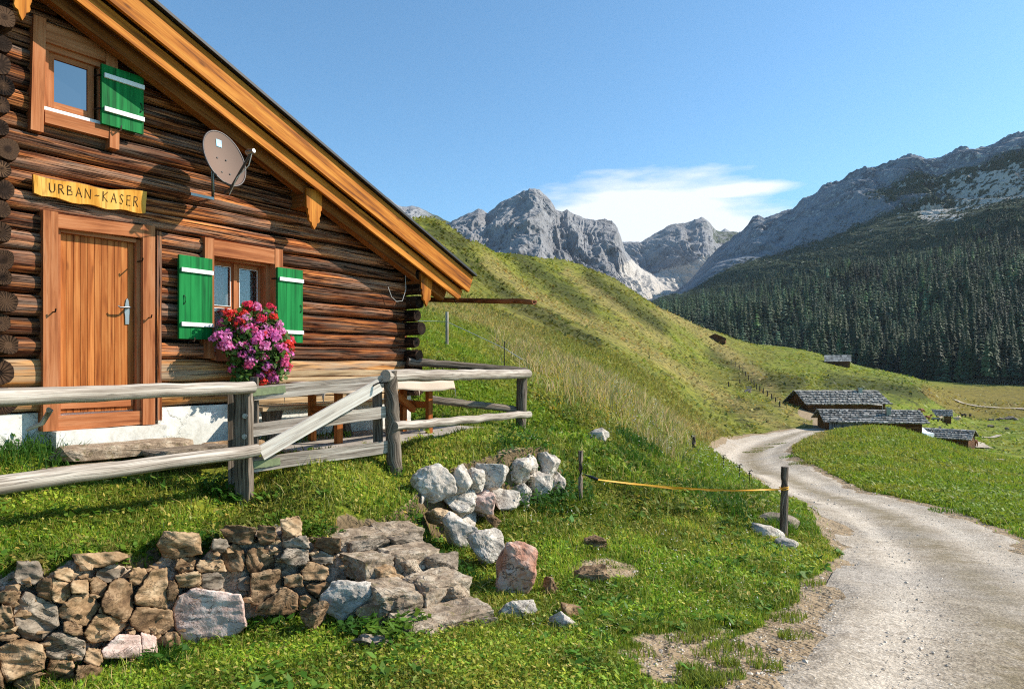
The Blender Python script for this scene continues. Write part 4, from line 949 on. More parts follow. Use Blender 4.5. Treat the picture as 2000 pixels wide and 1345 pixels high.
# geraniums
fx = ctx('geranium_box', 'window box overflowing with pink and red geraniums', 'flowers')
b = MB(); b.box(1.66, 2.45, -.30, -.09, .07, .23); b.build('planter', M['clay'], fx)
def flower_shape(n_): # points in the hanging mound
    P = []
    while len(P) < n_:
        a = random.uniform(-1, 1); b_ = random.uniform(-1, 1); c = random.uniform(-1, 1)
        if a * a + b_ * b_ + c * c > (.92 + .3 * mnoise.noise((a * 2.2, b_ * 2.2, c + 4))) ** 2: continue
        u = 1.97 + .53 * a + .06 * (1 - b_) ; z_ = .25 + .50 * b_; o_ = .27 + .23 * c + .04 * (b_ < 0)
        P.append((u, o_, z_, math.sqrt(a * a + b_ * b_ + c * c) / (.92 + .3 * mnoise.noise((a * 2.2, b_ * 2.2, c + 4)))))
    return P
V = []; Tq = []; Cc = []
for u, o_, z_, rr in flower_shape(2600):
    n_ = Vector((random.gauss(0, 1), random.gauss(-.8, 1), random.gauss(.5, 1))).normalized(); t1 = n_.orthogonal().normalized(); t2 = n_.cross(t1); s = random.uniform(.018, .036)
    i = len(V); V += [Vector((u, -o_, z_)) + t1 * s * math.cos(a) + t2 * s * math.sin(a) for a in (0, 1.05, 2.1, 3.14, 4.2, 5.25)]
    Tq += [(i, i + 1, i + 2), (i, i + 2, i + 3), (i, i + 3, i + 4), (i, i + 4, i + 5)]
    g_ = random.uniform(.7, 1.4); Cc += [(.085 * g_, .16 * g_, .03 * g_)] * 6
fo = npmesh('foliage', V, Tq, M['leaf'], Cc); fo.parent = fx
def blossom(col, seed):
    rr = random.Random(seed); V = []; Tq = []; Cc = []
    for k in range(48):
        while 1:
            p = Vector((rr.gauss(0, 1), rr.gauss(0, 1), rr.gauss(0, 1))).normalized()
            if p.z > -.5: break
        p = p * rr.uniform(.022, .046); c0 = np.array(col) * rr.uniform(.75, 1.25)
        n_ = (p.normalized() + Vector((rr.gauss(0, .3), rr.gauss(0, .3), rr.gauss(0, .3)))).normalized(); t1 = n_.orthogonal().normalized(); t2 = n_.cross(t1); a0 = rr.random() * 6
        for q in range(5):
            a = a0 + q * 1.257; i = len(V); d_ = t1 * math.cos(a) + t2 * math.sin(a); e_ = n_.cross(d_)
            V += [p, p + d_ * .007 + e_ * .005, p + d_ * .012 + n_ * .002, p + d_ * .007 - e_ * .005]; Tq += [(i, i + 1, i + 2), (i, i + 2, i + 3)]; Cc += [tuple(np.clip(c0, 0, .9))] * 4
    o_ = npmesh('blossom', V, Tq, M['petal'], Cc); return o_
PINK = [blossom((.84, .20, .50), 1), blossom((.78, .22, .54), 2), blossom((.86, .15, .34), 3), blossom((.86, .32, .58), 6)]; RED = [blossom((.85, .07, .05), 4), blossom((.82, .06, .13), 5)]
used = set(); cnt = 0
while cnt < 100:
    (u, o_, z_, rr), = flower_shape(1)
    if rr < .70 or o_ < .24: continue
    red = random.random() < (.05 + .6 * sstep(2.2, 2.5, u)) or (z_ > .48 and random.random() < .4)
    src = random.choice(RED if red else PINK)
    if src.name in used: ob = src.copy(); COL.objects.link(ob)
    else: ob = src; used.add(src.name)
    ob.parent = fx; ob.location = (u, -o_ - .015, z_ + .01); ob.rotation_euler = (random.uniform(-.3, .9), random.uniform(-.5, .5), random.random() * 6); s = random.uniform(1.15, 1.65); ob.scale = (s, s, s)
    cnt += 1
for src in PINK + RED:
    if src.name not in used: bpy.data.objects.remove(src)
# bench and table
bn = ctx('bench', 'slatted wooden bench against the cabin wall behind the gate', 'bench')
for k in range(5):
    s_ = MB(); z_ = -.075 - k * .083; s_.box(1.95, 4.38 - .02 * k, -.17, -.13, z_ - .034, z_ + .034, cuts=6, jit=.003); s_.build('back_slat', M['bench'], bn)
s_ = MB(); s_.box(1.95, 4.36, -.56, -.19, -.50, -.455, cuts=8, jit=.004); s_.build('seat', M['bench'], bn)
for u in (2.15, 3.2, 4.2):
    l_ = MB(); l_.prism([(u, -.52, -.50), (u, -.22, -.50), (u, -.26, -.70), (u, -.20, -.92), (u, -.54, -.92), (u, -.47, -.70)], (.09, 0, 0)); l_.build('leg', M['greydark'], bn)
tb = ctx('picnic_table', 'orange brown wooden table half covered by a cloth behind the gate', 'table')
s_ = MB(); s_.box(2.30, 4.50, -1.16, -.50, -.215, -.175, cuts=4); s_.build('tabletop', M['table'], tb)
for u in (2.56, 4.10):
    l_ = MB(); l_.box(u, u + .08, -1.10, -1.04, -.92, -.216, along='z'); l_.build('leg', M['table'], tb)
    l_ = MB(); l_.box(u, u + .08, -.62, -.56, -.92, -.216, along='z'); l_.build('leg', M['table'], tb)
    l_ = MB(); l_.box(u + .01, u + .07, -1.035, -.625, -.55, -.46, along='y'); l_.build('rail', M['table'], tb)
for (a, b_) in ((2.65, 3.15), (4.09, 3.55)):
    l_ = MB(); l_.obox(((a + b_) / 2, -.83, -.40), (Vector((b_, 0, -.22)) - Vector((a, 0, -.58))) / 2, (0, .04, 0), Vector((.02, 0, .03))); l_.build('brace', M['table'], tb)
clo = ctx('tablecloth', 'pale cloth draped over the table behind the gate', 'tablecloth')
V = []; Fq = []; nu, nv = 50, 22
for i in range(nu + 1):
    for j in range(nv + 1):
        u = 2.22 + (4.66 - 2.22) * i / nu; s = j / nv
        y = -.46 - .76 * s; z_ = -.169
        over = max(0, (-1.17 - y)) * 1.0
        if s > .8: t_ = (s - .8) / .2; y = -1.175 - .012 * math.sin(u * 9) * t_ - .02 * t_; z_ = -.169 - .13 * t_ - .02 * t_ * math.sin(u * 5)
        if s < .1: t_ = (.1 - s) / .1; y = -.485 + .015 * t_ * math.sin(u * 8); z_ = -.169 - .12 * t_
        if u > 4.52: z_ -= .14 * ((u - 4.52) / .14); u = 4.52 + (u - 4.52) * .3
        if u < 2.29: z_ -= .14 * ((2.29 - u) / .07); u = 2.29 - (2.29 - u) * .2
        V.append((u, y, z_ + .003 * math.sin(u * 21) * math.sin(s * 17)))
for i in range(nu):
    for j in range(nv): k = i * (nv + 1) + j; Fq.append([k, k + 1, k + nv + 2, k + nv + 1])
c_ = MB(); c_.add(V, Fq, smooth=True); oc = c_.build('cloth', M['cloth'], clo)
sol = oc.modifiers.new('thick', 'SOLIDIFY'); sol.thickness = .004
# patio slab and door steps
sl = MB(); sl.box(1.9, 5.3, -1.42, -.04, -1.25, -.885); o_ = sl.build('patio_slab', M['concrete'], None); o_.location = P0; o_.rotation_euler = (0, 0, RZ); tag(o_, kind='structure')

# ------------------------------------------------------------------ stones
def rock(name, mat, c, size, rz=0.0, seed=0, parent=None, flat=.5, sub=2, rough=.06, tilt=0.0, boxy=.6, ry=0.0, npts=18, bev=.09):
    """angular stone: hull of random points, subdivided and roughened; c centre, size full extents"""
    rr = random.Random(seed * 7919 + 13); bm = bmesh.new()
    for k in range(npts):
        v = Vector((rr.gauss(0, 1), rr.gauss(0, 1), rr.gauss(0, 1))).normalized()
        mx = max(abs(v.x), abs(v.y), abs(v.z)); v = v * (1 - boxy) + v / mx * boxy * .92
        v *= rr.uniform(.86, 1.06); bm.verts.new(v)
    if boxy >= .7:
        for k in (range(8) if boxy > .8 else rr.sample(range(8), 4)): bm.verts.new((rr.uniform(.72, 1) * (1 if k & 1 else -1), rr.uniform(.72, 1) * (1 if k & 2 else -1), rr.uniform(.72, 1) * (1 if k & 4 else -1)))
    r_ = bmesh.ops.convex_hull(bm, input=bm.verts)
    bmesh.ops.delete(bm, geom=[g for g in r_['geom_interior'] if isinstance(g, bmesh.types.BMVert)], context='VERTS')
    e_ = [e for e in bm.edges if e.is_manifold and e.calc_face_angle(0) > .1]
    bmesh.ops.bevel(bm, geom=e_, offset=bev, segments=1, affect='EDGES', clamp_overlap=True)
    bmesh.ops.triangulate(bm, faces=bm.faces[:])
    for k in range(sub): bmesh.ops.subdivide_edges(bm, edges=[e for e in bm.edges if e.calc_length() > .12], cuts=1, use_grid_fill=True); bmesh.ops.triangulate(bm, faces=[f for f in bm.faces if len(f.verts) > 3])
    xs = [v.co.copy() for v in bm.verts]
    ex = [(min(p[i] for p in xs), max(p[i] for p in xs)) for i in range(3)]
    rot = Matrix.Rotation(rz, 3, 'Z') @ Matrix.Rotation(tilt, 3, 'Y') @ Matrix.Rotation(ry, 3, 'X'); o3 = Vector((seed * 3.1, seed * 1.7, seed * .9))
    for v in bm.verts:
        p = v.co; n_ = p.normalized()
        q = Vector(((p[0] - ex[0][0]) / (ex[0][1] - ex[0][0]) - .5, (p[1] - ex[1][0]) / (ex[1][1] - ex[1][0]) - .5, (p[2] - ex[2][0]) / (ex[2][1] - ex[2][0]) - .5))
        q = Vector((q.x * size[0], q.y * size[1], q.z * size[2])); s = min(size)
        w = Vector((q.x, q.y, q.z * (2.2 if flat else 1))) / s
        d_ = rough * s * (1.3 * mnoise.noise(w * 1.6 + o3) + .8 * mnoise.noise(w * 4 + o3) + .5 * mnoise.noise(w * 9 + o3))
        v.co = rot @ (q + n_ * d_)
    me = bpy.data.meshes.new(name); bm.to_mesh(me); bm.free(); me.materials.append(mat)
    ob = bpy.data.objects.new(name, me); COL.objects.link(ob); ob.location = c
    if parent: ob.parent = parent; ob.location = Vector(c) - parent.location
    return ob
VIEW_RZ = lambda px: -math.atan((px - CX) / F)
# mortared wall at the lower left
sw_loc = at(250, 1280, 4.6)
swall = empty('stone_wall', sw_loc, 0, 'low mortared wall of brown and pale rubble stones below the cabin lawn', 'wall')
PXW = [-300, 0, 150, 300, 450, 600, 680]; DW = [3.5, 3.98, 4.26, 4.72, 5.05, 5.32, 5.45]
def wall_top(px): return np.interp(px, [-300, 0, 40, 90, 130, 160, 240, 290, 330, 400, 430, 500, 560, 600, 640, 680], [1150, 1125, 1105, 1120, 1100, 1085, 1092, 1108, 1075, 1080, 1060, 1045, 1035, 1048, 1070, 1090])
def wall_d(px, py):
    b = np.interp(px, PXW, DW); return b + .22 * np.clip((1330 - py - (px * .2)) / 250, 0, 1)
V = []; Fq = []; ncol, nrow_ = 300, 84
for i in range(ncol):
    px = -280 + 960 * i / (ncol - 1); d0 = float(np.interp(px, PXW, DW)); zb_ = -2.15; pt0 = float(wall_top(px)) + 8; 
    dt = d0 + .22; zt_ = (HY - pt0) / F * dt
    for j in range(nrow_):
        s = j / (nrow_ - 12)
        if s <= 1: d = d0 + .22 * s; z_ = zb_ + (zt_ - zb_) * s
        else: d = dt + .05 * (j - (nrow_ - 12)); z_ = zt_ - .02 * (s - 1)
        x_ = (px - CX) / F * d
        k_ = .022 * mnoise.noise((x_ * 9, z_ * 9, d * 4)) + .010 * mnoise.noise((x_ * 24, z_ * 24, 3)) + .030 * (.55 - mnoise.voronoi((x_ * 17, z_ * 17, d * 17))[0][0]); V.append((x_ + k_ * .5, d - .062 - k_ * 1.5, z_ + k_))
for i in range(ncol - 1):
    for j in range(nrow_ - 1): k = i * nrow_ + j; Fq.append([k, k + nrow_, k + nrow_ + 1, k + 1])
mo = MB(); mo.add([Vector(v) - sw_loc for v in V], Fq, smooth=True); mo.build('mortar', M['mortar'], swall)
WS = [(190, 530, 180, 140, 'grey'), (660, 440, 340, 90, 'tan'), (1190, 355, 270, 180, 'tan'), (1545, 280, 220, 110, 'brown'), (1900, 240, 140, 150, 'tan'), (1740, 280, 110, 120, 'brown'), (1930, 330, 160, 80, 'grey'),
      (225, 800, 280, 320, 'grey'), (390, 640, 160, 170, 'tan'), (515, 770, 250, 200, 'tan'), (520, 620, 130, 90, 'tan'), (770, 700, 200, 270, 'brown'), (1020, 640, 300, 240, 'tan'), (1215, 470, 130, 110, 'brown'), (1370, 485, 230, 90, 'tan'),
      (1230, 575, 180, 100, 'tan'), (1375, 575, 150, 120, 'grey'), (1520, 430, 140, 180, 'brown'), (1690, 470, 170, 170, 'brown'), (1720, 600, 250, 300, 'brown'), (1930, 420, 170, 110, 'grey'), (1910, 580, 120, 80, 'tan'), (1810, 720, 240, 170, 'brown'),
      (1340, 790, 460, 310, 'pale'), (1000, 840, 280, 180, 'brown'), (690, 880, 290, 170, 'tan'), (420, 1005, 270, 190, 'grey'), (810, 1005, 360, 160, 'pale'), (135, 1105, 320, 270, 'tan'), (400, 1185, 180, 190, 'tan'), (580, 1195, 170, 140, 'brown'),
      (30, 830, 120, 180, 'brown'), (50, 925, 140, 90, 'brown'), (180, 1230, 170, 100, 'tan'), (640, 630, 110, 130, 'brown'), (300, 640, 110, 160, 'brown'), (60, 690, 130, 100, 'brown'), (700, 540, 150, 90, 'grey'), (900, 560, 120, 110, 'tan'), (1440, 350, 110, 80, 'grey'),
      (1600, 600, 90, 90, 'grey'), (420, 545, 120, 90, 'tan'), (470, 890, 130, 90, 'brown'), (960, 990, 120, 130, 'pale'), (1110, 640, 90, 120, 'brown'), (1110, 960, 120, 90, 'brown'), (610, 1070, 110, 110, 'tan'), (-110, 700, 220, 200, 'tan'), (-120, 940, 240, 220, 'grey'), (-100, 1190, 250, 220, 'brown'), (2060, 520, 170, 110, 'tan'), (2080, 640, 150, 100, 'brown'), (2010, 720, 130, 110, 'tan'), (2100, 430, 140, 90, 'grey'), (2140, 350, 150, 100, 'brown')]
WN = [(c[0], c[1], c[2] / 2, c[3] / 2) for c in WS]
def reach(i, dx, dy): a, b = WN[i][2:]; return 1 / math.sqrt((dx / a) ** 2 + (dy / b) ** 2)
def cell(i):
    cx_, cy_, a, b = WN[i]; rr = random.Random(i * 31 + 5); ph = rr.uniform(0, 1)
    P = [(cx_ + a * 1.2 * math.copysign(abs(math.cos(t_)) ** .5, math.cos(t_)) * rr.uniform(.78, 1.1), cy_ + b * 1.2 * math.copysign(abs(math.sin(t_)) ** .5, math.sin(t_)) * rr.uniform(.78, 1.1)) for t_ in [(k + ph + rr.uniform(-.3, .3)) * 2 * math.pi / 8 for k in range(8)]]
    for j in range(len(WN)):
        if j == i: continue
        dx, dy = WN[j][0] - cx_, WN[j][1] - cy_; D = math.hypot(dx, dy)
        if D > 520 or D < 1: continue
        dx /= D; dy /= D; ri, rj = reach(i, dx, dy), reach(j, dx, dy); lim = D * ri / (ri + rj) + 1.0; Q_ = []
        for p, q in zip(P, P[1:] + P[:1]):
            sp_ = (p[0] - cx_) * dx + (p[1] - cy_) * dy - lim; sq = (q[0] - cx_) * dx + (q[1] - cy_) * dy - lim
            if sp_ <= 0: Q_.append(p)
            if sp_ * sq < 0: t_ = sp_ / (sp_ - sq); Q_.append((p[0] + (q[0] - p[0]) * t_, p[1] + (q[1] - p[1]) * t_))
        P = Q_
        if len(P) < 3: return None
    return P
for i, (cx0, cy0, w, h, k) in enumerate(WS):
    P = cell(i)
    if not P: continue
    L_ = [math.hypot(q[0] - p[0], q[1] - p[1]) for p, q in zip(P, P[1:] + P[:1])]; per = sum(L_)
    if per < 120: continue
    nb = 64; ring = []; acc = np.r_[0, np.cumsum(L_)]; Pc = np.array(P + P[:1])
    for q in range(nb): s_ = per * q / nb; ring.append((np.interp(s_, acc, Pc[:, 0]), np.interp(s_, acc, Pc[:, 1])))
    ring = np.array(ring); cen = ring.mean(0)
    rr = random.Random(i * 17 + 3); tx, ty = rr.uniform(-.3, .3), rr.uniform(-.34, .12); lift = rr.uniform(-.005, .075); sa = rr.uniform(-.5, .5) if k != 'brown' else rr.uniform(-1.3, 1.3)
    V = []; Fq = []; prof = [(1.0, -.20), (1.0, -.06), (1.0, .0), (.975, .014), (.94, .022), (.86, .026), (.77, .028), (.67, .029), (.57, .03), (.47, .03), (.37, .03), (.27, .03), (.17, .03), (.08, .03)]
    for sc_, dp_ in prof:
        for q in range(nb):
            o2 = (ring[q] - cen) * sc_; n_ = mnoise.noise((q * .55, i * 3.3, 1)) * 9 * (sc_ > .9); nr_ = np.hypot(*o2) + 1e-6; x_, y_ = cen + o2 * (1 + n_ / nr_)
            px, py = x_ / 3.333, 960 + y_ / 3.333; d = float(wall_d(px, py)); m_ = d / F / 3.333; dx_, dy_ = (x_ - cen[0]) * m_, (y_ - cen[1]) * m_
            al, ac = dx_ * math.cos(sa) + dy_ * math.sin(sa), -dx_ * math.sin(sa) + dy_ * math.cos(sa)
            nz = .016 * mnoise.noise((al * 5, ac * 18, i * 5)) + .007 * mnoise.noise((al * 14, ac * 34, i * 5 + 2)) + .018 * mnoise.noise((dx_ * 8, dy_ * 8, i))
            nz *= .45 if k == 'pale' else 1.55
            out_ = dp_ + (lift + nz + tx * dx_ + ty * dy_) * (dp_ > -.05)
            V.append(at(px, py, d - .03 - out_) - swall.location)
    for a in range(len(prof) - 1):
        for q in range(nb): Fq.append([a * nb + q, a * nb + (q + 1) % nb, (a + 1) * nb + (q + 1) % nb, (a + 1) * nb + q])
    Fq.append([(len(prof) - 1) * nb + q for q in range(nb)]); Fq.append([q for q in range(nb)][::-1])
    k_ = MB(); k_.add(V, [f[::-1] for f in Fq], smooth=False); k_.build('stone', M['r_' + k], swall)
bmr = bmesh.new(); rq = random.Random(77)
for q in range(150):
    px = rq.uniform(-60, 690); tp_ = float(wall_top(px)); bs_ = float(np.interp(px, [-60, 0, 150, 300, 450, 600, 690], [1345, 1340, 1315, 1275, 1240, 1205, 1190])); f_ = rq.random() ** 1.3; py = tp_ + (bs_ - tp_) * f_; d = float(wall_d(px, py)); r_ = rq.uniform(.012, .04)
    c_ = at(px, py, d - .075 + .06 * (f_ < .08)) - swall.location; pts_ = []
    for w_ in range(11):
        v = Vector((rq.gauss(0, 1), rq.gauss(0, 1), rq.gauss(0, 1))).normalized(); pts_.append(bmr.verts.new(c_ + Vector((v.x * r_ * 1.5, v.y * r_, v.z * r_ * .8))))
    bmesh.ops.convex_hull(bmr, input=pts_)
bmesh.ops.delete(bmr, geom=[v for v in bmr.verts if not v.link_faces], context='VERTS')
me_ = bpy.data.meshes.new('rubble'); bmr.to_mesh(me_); bmr.free(); me_.materials.append(M['r_tan']); ro_ = bpy.data.objects.new('rubble', me_); COL.objects.link(ro_); ro_.parent = swall; ro_['kind'] = 'stuff'
# white boulder wall under the corner of the fence
bw_loc = at(950, 980, 8.0)
bw = empty('boulder_wall', bw_loc, 0, 'short dry wall of white boulders below the fence corner', 'wall')
def c6(cx_, cy_): return 560 + cx_ / 2.773, 860 + cy_ / 2.773
for i, (cx_, cy_, w, h, k) in enumerate([(795, 225, 195, 170, 'white'), (935, 210, 115, 130, 'white'), (1013, 217, 95, 115, 'white'), (1115, 192, 148, 125, 'white'), (1245, 162, 125, 130, 'white'), (1320, 137, 76, 105, 'white'), (1405, 137, 120, 135, 'white'),
        (720, 345, 74, 95, 'white'), (928, 330, 160, 135, 'white'), (1060, 345, 135, 155, 'pale'), (1165, 307, 175, 135, 'white'), (1270, 292, 90, 105, 'white'), (1365, 252, 128, 135, 'white'), (1465, 235, 80, 105, 'white'), (955, 425, 130, 100, 'white')]):
    px, py = c6(cx_, cy_); d = float(np.interp(px, [810, 880, 940, 1000, 1050, 1095], [7.15, 7.3, 7.55, 7.9, 8.3, 8.7])) + .18 * (py < 935 - (px - 850) * .1); sc = d / F / 2.773
    rock('boulder', M['r_' + k], at(px, py, d), (w * sc * 1.2, .34, h * sc * 1.2), VIEW_RZ(px) + random.uniform(-.2, .3), 100 + i, bw, flat=0, boxy=.45, rough=.07, tilt=random.uniform(-.3, .3), npts=15, bev=.08, sub=3)
# single stones beside the steps: each a thing of its own
for i, (cx_, cy_, w, h, k, dd, tl, nm, lab) in enumerate([
        (940, 490, 178, 190, 'white', 6.75, .1, 'boulder', 'grey white boulder topmost of the row beside the stone steps'),
        (1085, 585, 190, 190, 'white', 6.3, -.2, 'boulder', 'grey boulder between the white top boulder and the reddish one'),
        (1240, 700, 280, 290, 'pink', 5.75, -.45, 'boulder', 'large reddish boulder leaning beside the stone steps'),
        (1425, 805, 90, 130, 'brown', 5.75, -.4, 'stone', 'thin brown stone on the right flank of the reddish boulder'),
        (1240, 922, 215, 125, 'white', 0, -.35, 'stone', 'flat white stone in the grass below the reddish boulder'),
        (1495, 985, 165, 110, 'white', 0, -.35, 'stone', 'small white stone lying right of the flat white stone'),
        (1545, 925, 100, 130, 'tan', 0, -.5, 'stone', 'split brown stone sticking out behind the small white stone'),
        (340, 860, 285, 195, 'white', 5.1, .05, 'boulder', 'rounded pale grey boulder at the left foot of the steps'),
        (275, 690, 185, 130, 'white', 5.6, -.2, 'boulder', 'grey boulder at the right end of the mortared wall'),
        (490, 945, 215, 125, 'tan', 4.95, .05, 'stone', 'striped tan stone in front of the lowest step'),
        (640, 1000, 140, 150, 'grey', 4.9, -.5, 'stone', 'grey stone slanting down at the left of the lowest step'),
        (465, 1100, 230, 90, 'grey', 0, .05, 'stone', 'flat grey stone sunk in grass before the steps'),
        (165, 950, 160, 130, 'brown', 4.95, -.7, 'stone', 'brown slab leaning at the end of the mortared wall'),
        (560, 820, 130, 130, 'brown', 5.35, 0, 'stone', 'brown stone wedged between the rounded boulder and the steps'),
        (835, 415, 170, 90, 'tan', 6.9, .1, 'stone', 'flat tan stone left of the topmost boulder of the row'),
        (1120, 435, 80, 70, 'brown', 7.0, 0, 'stone', 'small brown stone under the white boulder wall'),
        (1670, 560, 120, 90, 'brown', 0, 0, 'stone', 'dark brown stone in the bank above the bare soil'),
        (1640, 735, 190, 90, 'brown', 0, -.35, 'stone', 'long brown stone half buried in the grassy bank'),
        (705, 1200, 90, 40, 'tan', 0, -.3, 'stone', 'small tan stone in the grass at the bottom edge'),
        (60, 600, 150, 95, 'grey', 5.6, 0, 'stone', 'grey slate block beside the tan end block of the wall'),
        (195, 620, 130, 125, 'tan', 5.5, -.15, 'stone', 'square tan block at the top end of the mortared wall')]):
    px, py = c6(cx_, cy_)
    if not dd: dd = hit(px, py + .25 * h / 2.773, 3.3, 12).y
    sc = dd / F / 2.773
    o_ = rock(nm, M['r_' + k], at(px, py, dd + .02), (w * sc * 1.05, max(.16, .7 * min(w, h) * sc), h * sc * 1.08), VIEW_RZ(px) + random.uniform(-.2, .2), 140 + i, None, flat=k in ('brown', 'tan', 'grey'), boxy=.45, rough=.07, tilt=tl * .6, npts=15, bev=.09, sub=3)
    tag(o_, lab, 'rock')
for i, (px, py, w, h, k, lab) in enumerate([(415, 838, 80, 46, 'tan', 'brown boulder against the white plaster foot of the cabin'), (1168, 850, 44, 24, 'white', 'white stone lying in the weeds right of the fence corner'), (1520, 1018, 80, 26, 'grey', 'flat grey slab behind the right tape post'), (1500, 1040, 66, 20, 'white', 'white stone edging the bank left of the right tape post'), (1535, 1063, 44, 22, 'white', 'small white stone just below the right tape post')]):
    p = hit(px, py + h * .3, 3.5, 30); sc = p.y / F
    tag(rock('boulder' if i == 0 else 'stone', M['r_' + k], at(px, py, p.y), (w * sc, w * sc * .7, h * sc * 1.25), VIEW_RZ(px), 190 + i, None, flat=0, boxy=.35, rough=.05, tilt=.3 if i > 2 else 0), lab, 'rock')
# door steps: flat slabs before the cabin door
for i, (u, o, z_, sx_, sy_, sz_, k, lab) in enumerate([(.52, .42, -.79, 1.25, .42, .13, 'step', 'long pale slab lying before the cabin door'), (.95, .75, -.86, .75, .38, .14, 'grey', 'grey slab in front of the long door slab'), (1.55, .62, -.86, .55, .4, .13, 'tan', 'tan slab beside the brown boulder at the cabin wall'), (.05, .72, -.93, .7, .36, .12, 'step', 'rough slab at the left corner below the door')]):
    tag(rock('door_slab', M['r_' + k], cab(u, o, z_), (sx_, sy_, sz_), RZ, 210 + i, None, boxy=.9, rough=.05), lab, 'stone slab')
ds = MB(); ds.box(.02, 1.06, -.17, .05, -.86, -.606, cuts=6, jit=.004); o_ = ds.build('door_sill', M['plaster'], cabin)
# stone steps
st_loc = at(760, 1160, 5.5); steps = empty('stone_steps', st_loc, 0, 'worn stone steps climbing the bank beside the boulders', 'steps')
sA, sB = Vector((-.50, 4.93, -1.80)), Vector((-1.22, 6.02, -1.46)); wx_ = Vector((.82, .57, 0)); sang = math.atan2(.57, .82)
for i in range(4):
    c_ = sA.lerp(sB, i / 3); w = (.92, 1.0, .98, 1.05)[i]
    w *= .78; cut_ = random.uniform(-.12, .15)
    for lo_, hi_ in ((-w / 2, cut_), (cut_ - .03, w / 2)):
        rock('tread', M['r_step'], c_ + wx_ * (lo_ + hi_) / 2 + Vector((0, 0, -.05 + random.uniform(-.015, .015))), (hi_ - lo_, .40 + random.uniform(-.05, .05), .2), sang + random.uniform(-.12, .12), 230 + i * 3 + (lo_ > -.3), steps, boxy=.84, rough=.085, npts=10, bev=.09, sub=3, tilt=random.uniform(-.05, .05), ry=random.uniform(-.05, .05))
    off = -w / 2 + .1
    while off < w / 2 - .1:
        ww = random.uniform(.2, .42); rock('riser_stone', M[random.choice(('r_step', 'r_step', 'r_grey', 'r_tan'))], c_ + wx_ * (off + ww / 2) + Vector((.10, -.155, -.075)), (ww, .18, random.uniform(.15, .20)), sang + random.uniform(-.12, .12), 250 + i * 10 + int(off * 10), steps, boxy=.78, rough=.08, npts=12, bev=.08, sub=3, tilt=random.uniform(-.08, .08)); off += ww * .92

# ------------------------------------------------------------------ rail fences, gate
def wob(a, b, n, amp, sd):
    a, b = Vector(a), Vector(b); return [a.lerp(b, i / n) + Vector((mnoise.noise((i * .5, sd, 0)), mnoise.noise((i * .5, sd, 4)), mnoise.noise((i * .5, sd, 8)))) * amp for i in range(n + 1)]
def rail(name, a, b, r0, r1, mat, parent, sd=0, amp=.012, n=26):
    k = MB(); P = wob(a, b, n, amp, sd + .37); k.tube([p - parent.location for p in P], [r0 + (r1 - r0) * i / n + .004 * mnoise.noise((i * .8, sd, 2)) for i in range(n + 1)], 16, rough=.03, freq=3); return k.build(name, mat, parent)
pA, pB, pC = at(477, 980, 6.4), at(772, 920, 7.5), at(1016, 850, 11.0)
fence = empty('rail_fence', pA, 0, 'weathered rail fence left of the gate in front of the cabin door', 'fence')
k = MB(); k.obox(at(477, 868, 6.4) - pA, (0, 0, .58), (.064, 0, 0), (0, .06, 0), cuts=10, jit=.004); po = k.build('post', M['greydark'], fence)
k = MB(); k.obox(at(458, 870, 6.52) - pA, (0, 0, .55), (.05, .03, 0), (-.012, .02, 0), cuts=8, jit=.003); k.build('post_plank', M['greydark'], fence)
k = MB(); k.obox(at(497, 830, 6.55) - pA, (0, 0, .46), (.035, 0, 0), (0, .02, 0), cuts=8, jit=.003); k.build('post_plank', M['greydark'], fence)
for px, py in ((479, 812), (478, 852)):
    b = MB(); q = at(px, py, 6.335) - pA; b.tube([q, q + Vector((.0, -.012, 0))], .024, 14); b.tube([q + Vector((0, -.012, 0)), q + Vector((0, -.03, 0))], .013, 6); b.build('bolt', M['metal'], po)
rail('rail', at(493, 756, 6.38), Vector((-4.75, 2.4, -.235)), .056, .072, M['greywood'], fence, 1)
rail('rail', at(502, 878, 6.33), Vector((-4.7, 2.35, -.80)), .058, .074, M['greywood'], fence, 2)
k = MB(); q = at(95, 800, 5.0) - pA; k.tube([q, q + Vector((.0, .02, -.0)), q + Vector((-.06, .02, -.10)), q + Vector((-.18, .03, -.15))], [.02, .02, .018, .012], 8, rough=.1); k.build('branch_stub', M['greywood'], fence)
f2 = empty('rail_fence', pB, 0, 'weathered rail fence right of the gate around the grassy corner', 'fence')
k = MB(); P = wob(pB - Vector((0, 0, .15)), at(762, 724, 7.5), 14, .008, 5); k.tube([p - pB for p in P], [.088 - .012 * i / 14 for i in range(15)], 16, rough=.025); k.build('post', M['greydark'], f2)
k = MB(); P = wob(pC - Vector((0, 0, .15)), at(1020, 735, 11.0), 10, .008, 9); k.tube([p - pB for p in P], .085, 14, rough=.07); k.build('post', M['greydark'], f2)
rail('rail', at(753, 734, 7.42), at(1031, 730, 10.95), .070, .072, M['greywood'], f2, 3)
rail('rail', at(772, 833, 7.42), at(1033, 808, 10.9), .052, .055, M['greywood'], f2, 4, amp=.02)
rail('rail', at(797, 706, 10.15), at(1026, 724, 11.1), .060, .055, M['greydark'], f2, 6)
rail('rail', at(835, 779, 10.0), at(1012, 800, 11.05), .058, .055, M['greydark'], f2, 7)
gate = empty('wooden_gate', at(490, 930, 6.5), 0, 'grey plank gate with a pale diagonal brace', 'gate')
def plank(name, a, b, hw, th, mat, parent, off=0):
    a, b = Vector(a), Vector(b); ex = (b - a) / 2; side = ex.cross(Vector((0, 0, 1))).normalized(); up = side.cross(ex).normalized()
    k = MB(); k.obox((a + b) / 2 - parent.location - side * 0 + Vector((0, -off, 0)), ex, side * th, up * hw, cuts=8, jit=.0025); return k.build(name, mat, parent)
plank('board', at(495, 768, 6.5), at(748, 745, 7.45), .066, .014, M['greywood'], gate)
